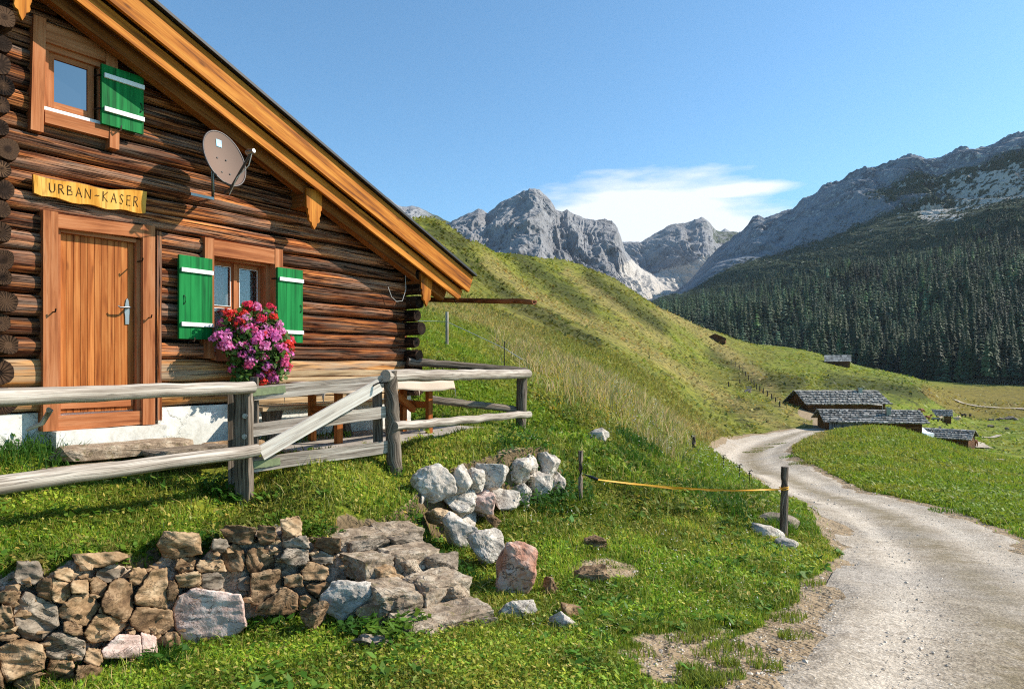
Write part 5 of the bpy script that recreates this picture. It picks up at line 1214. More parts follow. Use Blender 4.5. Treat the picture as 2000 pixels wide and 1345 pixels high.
plank('board', at(493, 840, 6.5), at(752, 804, 7.45), .062, .014, M['greywood'], gate)
plank('board', at(491, 908, 6.5), at(757, 872, 7.45), .066, .014, M['greywood'], gate)
plank('upright', at(737, 868, 7.46), at(735, 764, 7.46), .052, .014, M['greydark'], gate, -.04)
plank('upright', at(498, 905, 6.6), at(498, 770, 6.6), .05, .014, M['greydark'], gate, -.04)
plank('brace', at(512, 884, 6.5), at(743, 751, 7.38), .07, .016, M['palewood'], gate, .04)
for a, b in (((495, 766, 6.47), (558, 759, 6.70)), ((492, 908, 6.47), (548, 900, 6.68))): plank('hinge', at(*a), at(*b), .035, .005, M['brass'], gate, .014)
k = MB(); q = at(748, 748, 7.3) - gate.location; k.tube([q + Vector((-.16, -.03, -.06)), q + Vector((-.05, -.03, 0)), q + Vector((.06, -.02, .01))], .009, 6); k.tube([q + Vector((-.2, -.03, -.05)), q + Vector((-.15, -.03, -.10)), q + Vector((-.1, -.03, -.03)), q + Vector((0, -.02, .03))], .005, 6); k.build('latch', M['iron'], gate)

# ------------------------------------------------------------------ posts, tape, wire fences
def post(name, px, pyb, pyt, d, r, lab, mat='greydark', cat='post', lean=0.0, seg=12):
    b = G(px, d); t_ = at(px, pyt, d); o_ = empty(name, b, 0, lab, cat)
    k = MB(); P = wob((0, 0, -.2), (lean, 0, t_.z - b.z), 8, .006, px); k.tube(P, [r * (1.05 - .1 * i / 8) for i in range(9)], seg, rough=.08); k.build('shaft', M[mat], o_); return o_, t_
dL = hit(1133, 990, 6, 20).y; oL, tL = post('fence_post', 1134, 990, 880, dL, .030, 'thin wooden post at the left end of the orange tape')
dR = hit(1530, 1047, 6, 20).y; oR, tR = post('fence_post', 1530, 1047, 911, dR, .052, 'cracked wooden post at the roadside end of the orange tape', lean=.02)
tpo = empty('tape_barrier', at(1165, 935, dL), 0, 'sagging orange tape with a black handle between two posts', 'tape')
a, b = at(1168, 936, dL - .05), at(1528, 955, dR - .06)
for s_ in (0, 1, 2):
    k = MB(); V = []; Fq = []; n = 60
    for i in range(n + 1):
        u = i / n; p = a.lerp(b, u) + Vector((0, .004 * s_, -(.05 + .012 * s_) * 4 * u * (1 - u))); tw = 5 * u * (s_ + 1) + s_; w = .010 if s_ == 0 else .006
        dv = Vector((0, math.cos(tw), math.sin(tw) + .6)).normalized() * w; V += [p - dv - tpo.location, p + dv - tpo.location]
    for i in range(n): Fq.append([2 * i, 2 * i + 1, 2 * i + 3, 2 * i + 2])
    k.add(V, Fq, smooth=True); k.build('strand', M['tape'], tpo)
k = MB(); q0 = at(1141, 926, dL - .05) - tpo.location; q1 = a - tpo.location; k.tube([q0, q0.lerp(q1, .3), q0.lerp(q1, .4), q1], [.008, .010, .019, .017], 10); k.build('grip', M['black'], tpo)
k = MB(); P = [Vector((math.cos(a_) * .06, math.sin(a_) * .06, .004 * a_)) + at(1531, 957, dR) - tpo.location for a_ in [i * .5 for i in range(26)]]; k.tube(P, .007, 6); k.build('knot', M['tape'], tpo)
post('fence_post', 1354, 880, 850, hit(1354, 880, 10, 40).y, .075, 'short grey post standing alone in the tall grass by the road bend')
for i, (px, pyt, pyb) in enumerate([(1413, 890, 920), (1444, 908, 945), (1464, 920, 955)]):
    d = hit(px, pyb, 8, 40).y; b = G(px, d); t_ = at(px, pyt, d)
    o_ = empty('fence_peg', b, 0, ['farthest thin black fence peg beside the road bend', 'middle thin black fence peg left of the road', 'nearest thin black fence peg left of the road'][i], 'fence peg', 'black pegs along the road')
    k = MB(); k.tube([(0, 0, -.1), (0, 0, t_.z - b.z)], .009, 6); k.build('shaft', M['iron'], o_)
    k = MB(); q = Vector((0, 0, t_.z - b.z)); k.tube([q + Vector((-.03, 0, -.06)), q + Vector((.0, 0, -.03)), q + Vector((.05, 0, -.07))], .012, 6); k.tube([q, q + Vector((.045, 0, .025)), q + Vector((.07, 0, 0))], .012, 6); k.tube([q, q + Vector((-.04, 0, .02))], .011, 6); k.build('clip', M['black'], o_)
d = 17.0; wf = empty('wire_fence', G(873, d), 0, 'single wire electric fence with a round post right of the cabin corner', 'fence')
def lp(v): return Vector(v) - wf.location
k = MB(); k.tube([lp(G(873, d)) + Vector((0, 0, -.2)), lp(at(873, 609, d))], .04, 10, rough=.06); k.build('post', M['greywood'], wf)
k = MB(); k.tube([lp(at(985, 700, 14.2)) + Vector((0, 0, -.2)), lp(at(985, 666, 14.2))], .012, 6); k.build('post', M['iron'], wf)
k = MB(); k.tube([lp(at(790, 626, 17)), lp(at(873, 628, 17)), lp(at(985, 680, 14.2)), lp(at(1020, 702, 13.2))], .008, 5); k.build('wire', M['wire'], wf)
hw = empty('wire_fence', hit(1500, 780, 40, 160), 0, 'long row of thin posts climbing the meadow behind the far barns', 'fence')
for (px, pyb) in [(1428, 712), (1436, 717), (1444, 723), (1451, 730), (1456, 736), (1462, 743), (1467, 750), (1473, 756), (1478, 761), (1484, 764), (1491, 769), (1499, 774), (1507, 780), (1515, 787), (1523, 794)]:
    p = hit(px, pyb, 40, 300); h_ = 11 / F * p.y; k = MB(); k.tube([p - hw.location + Vector((0, 0, -.3)), p - hw.location + Vector((0, 0, h_))], .09, 6); k.build('post', M['bark'], hw)
for px, pyb, pyt, lab in ((1423, 755, 745, 'dark post standing alone left of the hillside cairn'), (1445, 752, 740, 'dark post by the shadow above the hillside cairn')):
    p = hit(px, pyb, 40, 300); k = empty('fence_post', p, 0, lab, 'post'); q = MB(); q.tube([(0, 0, -.3), (0, 0, (pyb - pyt) / F * p.y)], .1, 6); q.build('shaft', M['bark'], k)
p = hit(1461, 767, 40, 200); cair = empty('stone_trough', p, 0, 'pale stone heap with a plank on top on the hillside', 'stone heap')
sc = p.y / F
for i, (a, b_, w) in enumerate([(-4, 3, 7), (3, 2, 6), (0, 6, 6), (5, 6, 5)]): rock('stone', M['r_pale'], p + Vector((a * sc, 0, b_ * sc)), (w * sc, w * sc, w * sc), i, 300 + i, cair, flat=0, sub=1)
k = MB(); k.box(-4 * sc, 6 * sc, -3 * sc, 3 * sc, 10 * sc, 12.5 * sc); k.build('plank', M['greywood'], cair)

# ------------------------------------------------------------------ far huts
def hut(lab, c, rz, L, Wd, hw_, hr, wallm, over=.5, courses=6, chim=None, door=None, cat='hut', name='alpine_hut', stones=True, front=None, nst=34):
    o_ = empty(name, c, rz, lab, cat); w2, l2 = Wd / 2, L / 2
    b = MB(); n = max(2, int((hw_ + .8) / .25))
    for i in range(n):
        z0, z1 = -.8 + (hw_ + .8) * i / n, -.8 + (hw_ + .8) * (i + 1) / n - .02
        b.box(-l2, l2, -w2, -w2 + .15, z0, z1); b.box(-l2, l2, w2 - .15, w2, z0, z1)
        b.box(-l2 - .01, -l2 + .14, -w2 + .15, w2 - .15, z0, z1, along='y'); b.box(l2 - .14, l2 + .01, -w2 + .15, w2 - .15, z0, z1, along='y')
    for s in (-1, 1): b.prism([(s * (l2 - .1), -w2, hw_), (s * (l2 - .1), w2, hw_), (s * (l2 - .1), 0, hr - .12)], (s * .08, 0, 0))
    b.build('wall', wallm, o_)
    sl_ = (hr - hw_) / w2; an = math.atan(sl_); LS = (w2 + over) / math.cos(an)
    r = MB()
    for s in (-1, 1):
        es = Vector((0, s * math.cos(an), -math.sin(an))); en = Vector((0, s * math.sin(an), math.cos(an)))
        for q in range(courses):
            cc = Vector((0, 0, hr)) + es * LS * (q + .5) / courses + en * .06
            m_ = 12
            for i in range(m_):
                x = -l2 - over + (L + 2 * over) * (i + .5) / m_
                r.obox(cc + Vector((x, 0, 0)) + en * random.uniform(-.015, .015), ((L + 2 * over) / m_ / 2, 0, 0), es * (LS / courses * .56) + en * .03, en * .03)
    rf = r.build('roof', M['shingle'], o_)
    if stones:
        r = MB()
        for s in (-1, 1):
            es = Vector((0, s * math.cos(an), -math.sin(an))); en = Vector((0, s * math.sin(an), math.cos(an)))
            for q in range(courses):
                base = Vector((0, 0, hr)) + es * LS * (q + .93) / courses + en * .15
                r.obox(base - es * .12, (l2 + over, 0, 0), es * .05, en * .05)
                for i in range(nst):
                    if random.random() < .2: continue
                    x = -l2 - over + .1 + (L + 2 * over - .2) * (i + random.random()) / nst; w = random.uniform(.09, .2) * L / 10
                    r.obox(base + Vector((x, 0, 0)) + es * random.uniform(-.05, .1), (w, 0, 0), es * random.uniform(.08, .15), en * random.uniform(.05, .1))
        r.build('roof_stones', M['shingle'], rf)
    if chim:
        x, y, h_, w = chim; zz = hr - abs(y) * sl_
        k = MB(); k.box(x - w, x + w, y - w, y + w, zz - .3, zz + h_, along='z'); k.box(x - w * 1.3, x + w * 1.3, y - w * 1.3, y + w * 1.3, zz + h_, zz + h_ + .08); k.build('chimney', M['metal'], rf)
    if door:
        x0, x1, z1, mat_ = door; k = MB(); n = max(2, int((x1 - x0) / .3))
        for i in range(n): k.box(x0 + (x1 - x0) * i / n, x0 + (x1 - x0) * (i + 1) / n - .02, -w2 - .05, -w2 - .01, -.4, z1, along='z')
        k.build('door', mat_, o_)
    return o_
d = 75.5
h1 = hut('barn with grey plank doors and stone weighted roof at the road end', at(1694, 845, d), R(-13), 9.2, 5.4, 1.5, 2.52, M['hutwood'], .55, 6, (1.7, -1.4, .85, .22), (-4.5, -1.2, 1.45, M['hutgrey']), 'barn', 'barn')
k = MB(); k.tube([(1.0, -1.8, 2.2), (1.0, -1.8, 3.2), (-.4, -1.8, 3.25)], .028, 6); k.build('vent_pipe', M['metal'], h1)
h2 = hut('large orange brown barn with shingle roof behind the nearer barn', at(1632, 813, 99), R(3), 11.2, 6.0, 2.2, 3.75, M['hutwood'], .6, 6, (3.2, -.6, .6, .3), None, 'barn', 'barn')
h3 = hut('small hut with a lit gable in the valley meadow', at(1832, 820, 190), R(-30), 6.0, 4.2, 1.5, 2.9, M['hutwood'], .4, 4, None, None, 'hut', nst=14)
h4 = hut('low hut with a dark weighted roof half hidden by the grassy mound', at(1852, 866, 108), R(-42), 6.2, 6.2, 1.2, 2.3, M['hutwood'], .5, 5, (-1.5, 2.2, .9, .15), None, 'hut', nst=20)
pp = hit(1636, 713, 150, 420); h5 = hut('hut with a pale roof on the far hillside skyline below the forest', pp, R(-25), 8.6, 6, 1.8, 4.0, M['hutwood'], .5, 3, None, None, 'hut', stones=False)
pp = hit(1398, 664, 120, 330); h6 = hut('dark low hut tucked into the upper hillside', pp + Vector((0, 0, -.4)), R(70), 7, 7.2, 1.0, 2.6, M['hutwood'], .6, 3, None, None, 'hut', stones=False)
# car beside the barn
p = at(1783, 838, 82); p = Vector((p.x, p.y, -8.55)); car = empty('parked_car', p, R(-60), 'white car parked behind the barn with grey plank doors', 'car')
k = MB(); k.prism([(-2, -.8, .3), (2, -.8, .3), (2.05, -.8, .75), (1.2, -.8, .95), (.6, -.8, 1.42), (-1.2, -.8, 1.45), (-1.9, -.8, .95), (-2.05, -.8, .6)][::-1], (0, 1.6, 0)); k.build('body', M['car'], car)
k = MB(); k.prism([(1.1, -.815, .98), (.58, -.815, 1.36), (-1.15, -.815, 1.38), (-1.7, -.815, .98)], (0, 1.63, 0)); k.build('window', M['skyglass'], car)
for x in (-1.3, 1.3):
    for y in (-.72, .72): k = MB(); k.tube([(x, y - .1, .32), (x, y + .1, .32)], .32, 16); k.build('wheel', M['black'], car)
# trailer and trough beside the valley hut
p = hit(1823, 821, 100, 300); o_ = empty('water_trough', p, R(-10), 'long grey trough in front of the small valley hut', 'trough'); k = MB(); k.box(-1.4, 1.4, -.5, .5, .35, .75); k.build('basin', M['hutgrey'], o_); k = MB(); k.box(-1.2, -1.0, -.4, .4, -.2, .35); k.box(1.0, 1.2, -.4, .4, -.2, .35); k.build('support', M['hutgrey'], o_)
p = hit(1864, 818, 100, 300); o_ = empty('low_wall', p, R(-10), 'pale low wall right of the small valley hut', 'wall'); k = MB(); k.box(-1.3, 1.3, -.25, .25, -.3, .55, cuts=6, jit=.05); k.build('masonry', M['r_pale'], o_)

# ------------------------------------------------------------------ cows
def skinned(name, nodes, links, rad, mat):
    me = bpy.data.meshes.new(name); me.from_pydata(nodes, links, []); o_ = bpy.data.objects.new(name, me); COL.objects.link(o_)
    m_ = o_.modifiers.new('s', 'SKIN'); 
    for i, r in enumerate(rad): me.skin_vertices[0].data[i].radius = r if isinstance(r, tuple) else (r, r)
    me.skin_vertices[0].data[0].use_root = True
    o_.modifiers.new('d', 'SUBSURF').levels = 1
    dg = bpy.context.evaluated_depsgraph_get(); me2 = bpy.data.meshes.new_from_object(o_.evaluated_get(dg)); bpy.data.objects.remove(o_)
    me2.materials.clear(); me2.materials.append(mat); me2.name = name; return me2
def cow_mesh(mat, graze):
    hd = [(1.05, 0, .95), (1.25, 0, .55), (1.42, 0, .28)] if graze else [(1.0, 0, 1.32), (1.2, 0, 1.52), (1.48, 0, 1.42)]
    N = [(-.1, 0, 1.02), (-.65, 0, 1.06), (.5, 0, 1.0), (.75, 0, 1.06)] + hd
    Rr = [(.36, .30), (.30, .27), (.37, .28), (.26, .2), .16, .15, .09]
    Lk = [(0, 1), (0, 2), (2, 3), (3, 4), (4, 5), (5, 6)]
    for x, b, y in ((.5, 2, .2), (.5, 2, -.2), (-.65, 1, .2), (-.65, 1, -.2)):
        i = len(N); fr_ = x > 0
        N += [(x, y, .68), (x + (.02 if fr_ else -.08), y, .36), (x, y, .02)]; Rr += [.13, .07, .06]; Lk += [(b, i), (i, i + 1), (i + 1, i + 2)]
    i = len(N); N += [(-.95, 0, 1.1), (-1.02, 0, .6)]; Rr += [.05, .03]; Lk += [(1, i), (i, i + 1)]
    h_ = 5; 
    for s in (-1, 1): j = len(N); N.append((hd[1][0] - .06, s * .24, hd[1][2] + .06)); Rr.append(.035); Lk.append((h_, j))
    return skinned('cow', N, Lk, Rr, mat)
for i, (px, py, mt, gz_, rz, lab) in enumerate([(1798, 807, 'cow_brown', 1, 20, 'light brown cow grazing left of the small valley hut'), (1811, 822, 'cow_brown', 0, 10, 'brown cow standing before the left end of the valley hut'), (1838, 822, 'cow_pale', 0, 200, 'pale cow standing in front of the valley hut'), (1872, 820, 'cow_pale', 1, 30, 'white cow grazing at the right end of the pale low wall'), (1882, 815, 'cow_dark', 0, 180, 'dark cow grazing alone behind the valley hut'), (1895, 815, 'cow_dark', 1, 60, 'smaller dark cow at the far right of the herd'), (1898, 872, 'cow_brown', 0, 95, 'reddish brown cow left on the pale path below the dark weighted roof'), (1903, 872, 'cow_brown', 0, 80, 'reddish brown cow right on the pale path below the dark weighted roof')]):
    p = hit(px, py, 60, 300); o_ = bpy.data.objects.new('cow', cow_mesh(M[mt], gz_)); COL.objects.link(o_); o_.location = p; o_.rotation_euler = (0, 0, R(rz)); tag(o_, lab, 'cow', 'cows on the valley meadow')
# pale tracks and rocks in the valley
def track(name, pts, w, lift=.08):
    P = [hit(px, py, 60, 480) for px, py in pts]; V = []; Fq = []; n = 10; Q_ = []
    for a, b in zip(P[:-1], P[1:]): Q_ += [a.lerp(b, i / n) for i in range(n)]
    Q_.append(P[-1])
    for i, p in enumerate(Q_):
        t_ = (Q_[min(i + 1, len(Q_) - 1)] - Q_[max(i - 1, 0)]); s = Vector((t_.y, -t_.x, 0)).normalized()
        ww = w[0] + (w[1] - w[0]) * i / (len(Q_) - 1)
        for k in (-1, -.33, .33, 1): q = p + s * ww * k; V.append((q.x, q.y, float(height(q.x, q.y)[0]) + lift))
    for i in range(len(Q_) - 1):
        for k in range(3): j = i * 4 + k; Fq.append([j, j + 1, j + 5, j + 4])
    return tag(npmesh(name, V, None, M['gravel'], None, Fq, True, {'u': [0.] * len(V)}), kind='structure')
track('valley_track', [(1866, 782), (1876, 787), (1895, 792), (1930, 796), (1965, 798), (2000, 800), (2060, 803)], (1.5, 1.9), .45)
track('pale_path', [(1884, 858), (1896, 862), (1905, 870), (1915, 874), (1925, 877)], (2.0, 2.4), .25)
track('pale_path', [(1918, 855), (1935, 856), (1952, 851)], (1.2, .6), .25)
for i, (px, py, w, lab) in enumerate([(1935, 819, 10, 'leftmost grey rock of the rubble heap in the valley'), (1948, 818, 8, 'small grey rock second from left in the rubble heap'), (1958, 818, 12, 'broad grey rock in the middle of the rubble heap'), (1972, 817, 16, 'largest dark rock of the rubble heap'), (1985, 818, 12, 'rightmost dark rock of the rubble heap'), (1966, 836, 9, 'dark rock lying below the rubble heap'), (1935, 832, 12, 'dark rock on the small ridge in front of the rubble heap'), (1955, 899, 18, 'flat pale rock at the right edge of the grassy mound')]):
    p = hit(px, py + 2, 30, 300); sc = p.y / F; tag(rock('rock', M['r_pale' if i == 7 else 'r_grey'], p + Vector((0, 0, w * .15 * sc)), (w * sc, w * sc * .8, w * sc * (.25 if i == 7 else .55)), i, 330 + i, None, flat=0, sub=1), lab, 'rock')

# ------------------------------------------------------------------ forest
def conifer(seed, H, Rr, tiers, nb, full=True):
    rr = np.random.default_rng(seed); V = []; T = []
    for k in range(tiers):
        f = (k + rr.uniform(-.3, .3)) / tiers; f = min(max(f, 0), 1); zc = H * (.07 + .90 * f); r = Rr * (1 - f) ** .85 * rr.uniform(.75, 1.1) + .08
        off = rr.uniform(0, 6.3)
        for b in range(max(4, int(nb * (1 - .5 * f)))):
            a = off + 2 * math.pi * b / max(4, int(nb * (1 - .5 * f))) + rr.uniform(-.25, .25); L = r * rr.uniform(.6, 1.12); w = L * .34 + .1; dr = L * rr.uniform(.35, .65)
            c, s = math.cos(a), math.sin(a); i = len(V)
            V += [(0, 0, zc + .25 * L), (c * L * .55 - s * w, s * L * .55 + c * w, zc - dr * .45), (c * L, s * L, zc - dr), (c * L * .55 + s * w, s * L * .55 - c * w, zc - dr * .45), (c * L * .6, s * L * .6, zc - dr * .1)]
            T += [(i, i + 1, i + 4), (i + 1, i + 2, i + 4), (i + 2, i + 3, i + 4), (i + 3, i, i + 4)]
    i = len(V); V += [(0.12, 0, H * .9), (-.06, .1, H * .9), (-.06, -.1, H * .9), (0, 0, H * 1.03)]; T += [(i, i + 1, i + 3), (i + 1, i + 2, i + 3), (i + 2, i, i + 3)]
    return np.array(V), np.array(T)
Pg, _, sg, pg = RES_E
nr_e, nc_e = Pg.shape[:2]
Pe = Pg[:-3]; sE = sg[:-3, 0]
cand = []
rf_ = np.random.default_rng(5)
N0 = 11000
si = rf_.random(N0) ** 1.15 * .44; ci = rf_.random(N0)
px_s = 1270 + ci * 1250
jr = np.clip(np.searchsorted(sE, si), 1, len(sE) - 1); jc = np.clip(((px_s - 1250) / (2700 - 1250) * (nc_e - 1)).astype(int), 0, nc_e - 1)
TP = Pe[jr, jc] + np.c_[rf_.normal(0, 4, N0), rf_.normal(0, 3, N0), np.zeros(N0)]
dens = 1.05 - 1.0 * sstep(.16, .42, si) + .9 * fbm(TP[:, 0] / 45, TP[:, 1] / 45, None, 3, 71); keep = rf_.random(N0) < dens
TP, si, px_s = TP[keep], si[keep], px_s[keep]
TH = (22 * (1 - sstep(.05, .42, si)) + 6) * rf_.uniform(.45, 1.2, len(TP)) * (1 + .45 * fbm(TP[:, 0] / 38, TP[:, 1] / 38, None, 2, 72))
CLN = fbm(TP[:, 0] / 45, TP[:, 1] / 45, None, 3, 73)
pyt = HY - F * (TP[:, 2] + TH) / TP[:, 1]
# visible over the brow of the meadow?
brow = np.interp(px_s, [1290, 1400, 1500, 1600, 1700, 1800, 1860, 2600], [602, 645, 676, 693, 718, 745, 748, 748])
vis = (pyt < brow - 4) & (px_s < 1998)
size = TH / TP[:, 1]
order = np.argsort(-np.where(vis, size, -1)); ind = order[:300]; rest = order[300:]
protos = []
for k in range(6):
    H = 20; V, T = conifer(80 + k, H, [4.1, 3.4, 4.6, 3.8, 3.1, 4.3][k], 17, 11)
    crown = npmesh('crown', V, T, M['needle']); tr = MB(); tr.tube([(0, 0, -1), (0, 0, H * .5), (0, 0, H * .95)], [.32, .2, .04], 7, rough=.05); trunk = tr.build('trunk', M['bark']); protos.append((crown, trunk))
first = set()
for i in ind:
    k = int(rf_.integers(0, 6)); root = bpy.data.objects.new('conifer', None); COL.objects.link(root); root.location = TP[i]; root.location.z -= .3; root.rotation_euler = (0, 0, float(rf_.random() * 6.28))
    s = TH[i] / 20; root.scale = (s * .95, s * .95, s); tag(root, 'dark conifer standing in the lower forest on the mountain side', 'tree', 'dark conifers of the lower forest')
    for src in protos[k]:
        ob = src if src.name not in first else src.copy()
        if src.name in first: COL.objects.link(ob)
        first.add(src.name); ob.parent = root
for pr in protos:
    for src in pr:
        if src.name not in first: bpy.data.objects.remove(src)
LV = [conifer(200 + k, 1.0, .17, 9, 7) for k in range(5)]
for q in range(5):
    V, T = LV[q]; V = V.copy(); V[:, :2] *= 1; LV[q] = (V, T)
VV, TT, CC = [], [], []; off = 0; kk = rf_.integers(0, 5, len(TP))
LV = []
for k in range(5):
    V, T = conifer(200 + k, 20, 4.3, 10, 7); V[:, 2] /= 20; V[:, :2] /= 20; LV.append((V, T))
for i in rest:
    V, T = LV[kk[i]]; a = rf_.random() * 6.28; c, s = math.cos(a), math.sin(a); h_ = TH[i]; w = h_ * rf_.uniform(.7, 1.45)
    P = np.c_[(V[:, 0] * c - V[:, 1] * s) * w, (V[:, 0] * s + V[:, 1] * c) * w, V[:, 2] * h_ - .3] + TP[i]
    g_ = rf_.uniform(.4, 1.5) * (1.9 if rf_.random() < .16 else 1) * (1 + 1.1 * CLN[i]); g_ = max(g_, .3); CC.append(np.broadcast_to(np.array([.044, .070, .036]) * g_ * (1, rf_.uniform(.92, 1.15), rf_.uniform(.6, 1.15)), (len(V), 3)))
    VV.append(P); TT.append(T + off); off += len(V)
# dwarf pine thickets higher up
M2 = 22000; si = .20 + .5 * rf_.random(M2); ci = rf_.random(M2); px_s = 1330 + ci * 1250
jr = np.clip(np.searchsorted(sE, si), 1, len(sE) - 1); jc = np.clip(((px_s - 1250) / (2700 - 1250) * (nc_e - 1)).astype(int), 0, nc_e - 1)
DP = Pe[jr, jc] + np.c_[rf_.normal(0, 4, M2), rf_.normal(0, 4, M2), np.zeros(M2)]
dpy = HY - F * DP[:, 2] / DP[:, 1]; gr = e_grass(px_s, 0, si, None) - .25 - .9 * e_pale(px_s, dpy, si, None) + .5 * fbm(DP[:, 0] / 40, DP[:, 2] / 25, None, 4, 75); keep = rf_.random(M2) < gr
for p in DP[keep]:
    n = 7; a = rf_.random(n) * 6.28; r = rf_.uniform(1.5, 4.5); V = np.c_[np.cos(a) * r * rf_.uniform(.5, 1, n), np.sin(a) * r * rf_.uniform(.5, 1, n), rf_.uniform(.2, 2.6, n)] + p
    T = np.array([(0, 1, 2), (2, 3, 4), (4, 5, 6), (1, 3, 5), (0, 4, 6)]); VV.append(V); TT.append(T + off); off += n
    CC.append(np.broadcast_to(np.array([.058, .082, .042]) * rf_.uniform(.6, 1.4), (n, 3)))
tag(npmesh('distant_forest', np.concatenate(VV), np.concatenate(TT), M['needles_far'], np.concatenate(CC)), 'far dark conifer forest and dwarf pine covering the mountain side', 'forest', kind='stuff')

# ------------------------------------------------------------------ grass and weeds
rg = np.random.default_rng(11)
def sample(n, px0, px1, d0, d1, pw=1.0):
    px = rg.uniform(px0, px1, n); d = np.exp(np.log(d0) + (np.log(d1) - np.log(d0)) * rg.random(n) ** pw); return (px - CX) / F * d, d
CABP = np.array([[*cab(-9, -.0, 0)[:2]], [*cab(5.0, -.0, 0)[:2]], [*cab(5.0, -9, 0)[:2]], [*cab(-9, -9, 0)[:2]]]); PATP = np.array([[*cab(1.9, 1.38, 0)[:2]], [*cab(5.25, 1.38, 0)[:2]], [*cab(5.25, -.1, 0)[:2]], [*cab(1.9, -.1, 0)[:2]]]); DSP = np.array([[*cab(-.3, .85, 0)[:2]], [*cab(1.85, .85, 0)[:2]], [*cab(1.85, 0, 0)[:2]], [*cab(-.3, 0, 0)[:2]]])
STP = np.array([[(p - CX) / F * d, d] for p, d in ((700, 4.75), (890, 4.8), (905, 5.4), (870, 5.9), (800, 6.35), (660, 6.25), (655, 5.7), (690, 5.2))])
def grass_sites(x, y, dens=1.0):
    z = height(x, y); c, bare, tan, sd = ground_cover(x, y, z); e = .06
    gx = (height(x + e, y) - height(x - e, y)) / (2 * e); gy = (height(x, y + e) - height(x, y - e)) / (2 * e); g = np.hypot(gx, gy)
    k = (rg.random(len(x)) < dens * (1 - .985 * sstep(.28, .62, bare + .25 * fbm(x / .22, y / .22, None, 2, 33)))) & ~in_poly(x, y, CABP) & ~in_poly(x, y, PATP) & ~(in_poly(x, y, DSP) & (rg.random(len(x)) < .93)) & ~(in_poly(x, y, STP) & (rg.random(len(x)) < .93)) & ((g < 1.05) | (rg.random(len(x)) < .45) | (y > 11)) & (sd < .03)
    return x[k], y[k], z[k], c[k], bare[k], tan[k]
GV, GT, GC = [], [], []; goff = 0
def emit(V, T, C):
    global goff
    GV.append(V.astype(np.float32)); GT.append(T + goff); GC.append(C.astype(np.float32)); goff += len(V)
def blades(x, y, z, col, h, w, lean=.5, seg2=True):
    n = len(x); a = rg.random(n) * 6.283; l = h * lean * rg.random(n); dx, dy = np.cos(a), np.sin(a); pa = rg.random(n) * 6.283; wx, wy = np.cos(pa) * w, np.sin(pa) * w
    b0 = np.c_[x - wx, y - wy, z - .01]; b1 = np.c_[x + wx, y + wy, z - .01]; m0 = np.c_[x - wx * .75 + dx * l * .35, y - wy * .75 + dy * l * .35, z + h * .55]; m1 = np.c_[x + wx * .75 + dx * l * .35, y + wy * .75 + dy * l * .35, z + h * .55]; tp = np.c_[x + dx * l, y + dy * l, z + h]
    i = np.arange(n)
    if seg2:
        V = np.stack([b0, b1, m0, m1, tp], 1).reshape(-1, 3); T = np.stack([np.c_[5 * i, 5 * i + 1, 5 * i + 3], np.c_[5 * i, 5 * i + 3, 5 * i + 2], np.c_[5 * i + 2, 5 * i + 3, 5 * i + 4]], 1).reshape(-1, 3); emit(V, T, np.repeat(col, 5, 0))
    else:
        V = np.stack([b0, b1, tp], 1).reshape(-1, 3); emit(V, np.c_[3 * i, 3 * i + 1, 3 * i + 2], np.repeat(col, 3, 0))
def leaves(x, y, z, col, s, zlo=0., zhi=.05):
    n = len(x); a = rg.random(n) * 6.283; ti = rg.normal(0, .45, n); t2 = rg.normal(0, .35, n); zz = z + zlo + (zhi - zlo) * rg.random(n)
    u = np.c_[np.cos(a), np.sin(a), ti]; v = np.c_[-np.sin(a), np.cos(a), t2]; p = np.c_[x, y, zz]; s = s[:, None]
    V = np.stack([p - u * s, p - v * s * .55, p + u * s, p + v * s * .55], 1).reshape(-1, 3); i = np.arange(n) * 4
    emit(V, np.stack([np.c_[i, i + 1, i + 2], np.c_[i, i + 2, i + 3]], 1).reshape(-1, 3), np.repeat(col, 4, 0))
def tint(c, lo, hi, hue=.12):
    n = len(c); return c * rg.uniform(lo, hi, n)[:, None] * np.c_[1 + hue * rg.normal(0, 1, n), np.ones(n), 1 + hue * rg.normal(0, 1, n)].clip(.5, 1.6)
def near_cols(c, x, y):
    n = len(x); f = rg.random(n)[:, None]; yel = np.array(lin(178, 164, 84)[:3]); dkg = np.array(lin(66, 104, 26)[:3]); q = sstep(-.35, .45, fbm(x / .45, y / .45, None, 4, 44))[:, None]
    o_ = np.where(f < .13, yel, c * (.55 + .75 * q) * 1.0); o_ = np.where((f > .7) , dkg * (.7 + .5 * q) * 1.0 + c * .25, o_); return o_
# short turf close by
x, y = sample(330000, -60, 2080, 3.3, 13); x, y, z, c, b, tn = grass_sites(x, y)
q = fbm(x / .6, y / .6, None, 3, 50); h = (.022 + .0035 * y) * rg.uniform(.5, 1.5, len(x)) * (1 + .6 * q) * (1 - .45 * b); c1 = tint(near_cols(c, x, y), .75, 1.3)
c1 = c1 * 1.12; lf = (rg.random(len(x)) < .27 - .25 * (b > .2))
blades(x[~lf], y[~lf], z[~lf], c1[~lf], h[~lf], (.0012 + .0005 * y[~lf]), .9)
leaves(x[lf], y[lf], z[lf], c1[lf] * 1.05, (.006 + .0022 * y[lf]) * rg.uniform(.6, 1.3, lf.sum()), .005, .05)
x, y = sample(15000, -60, 2080, 3.3, 13); x, y, z, c, b, tn = grass_sites(x, y); k = rg.random(len(x)) < sstep(-.2, .5, fbm(x / 1.3, y / 1.3, None, 3, 58)); x, y, z, c = x[k], y[k], z[k], c[k]; n = len(x)
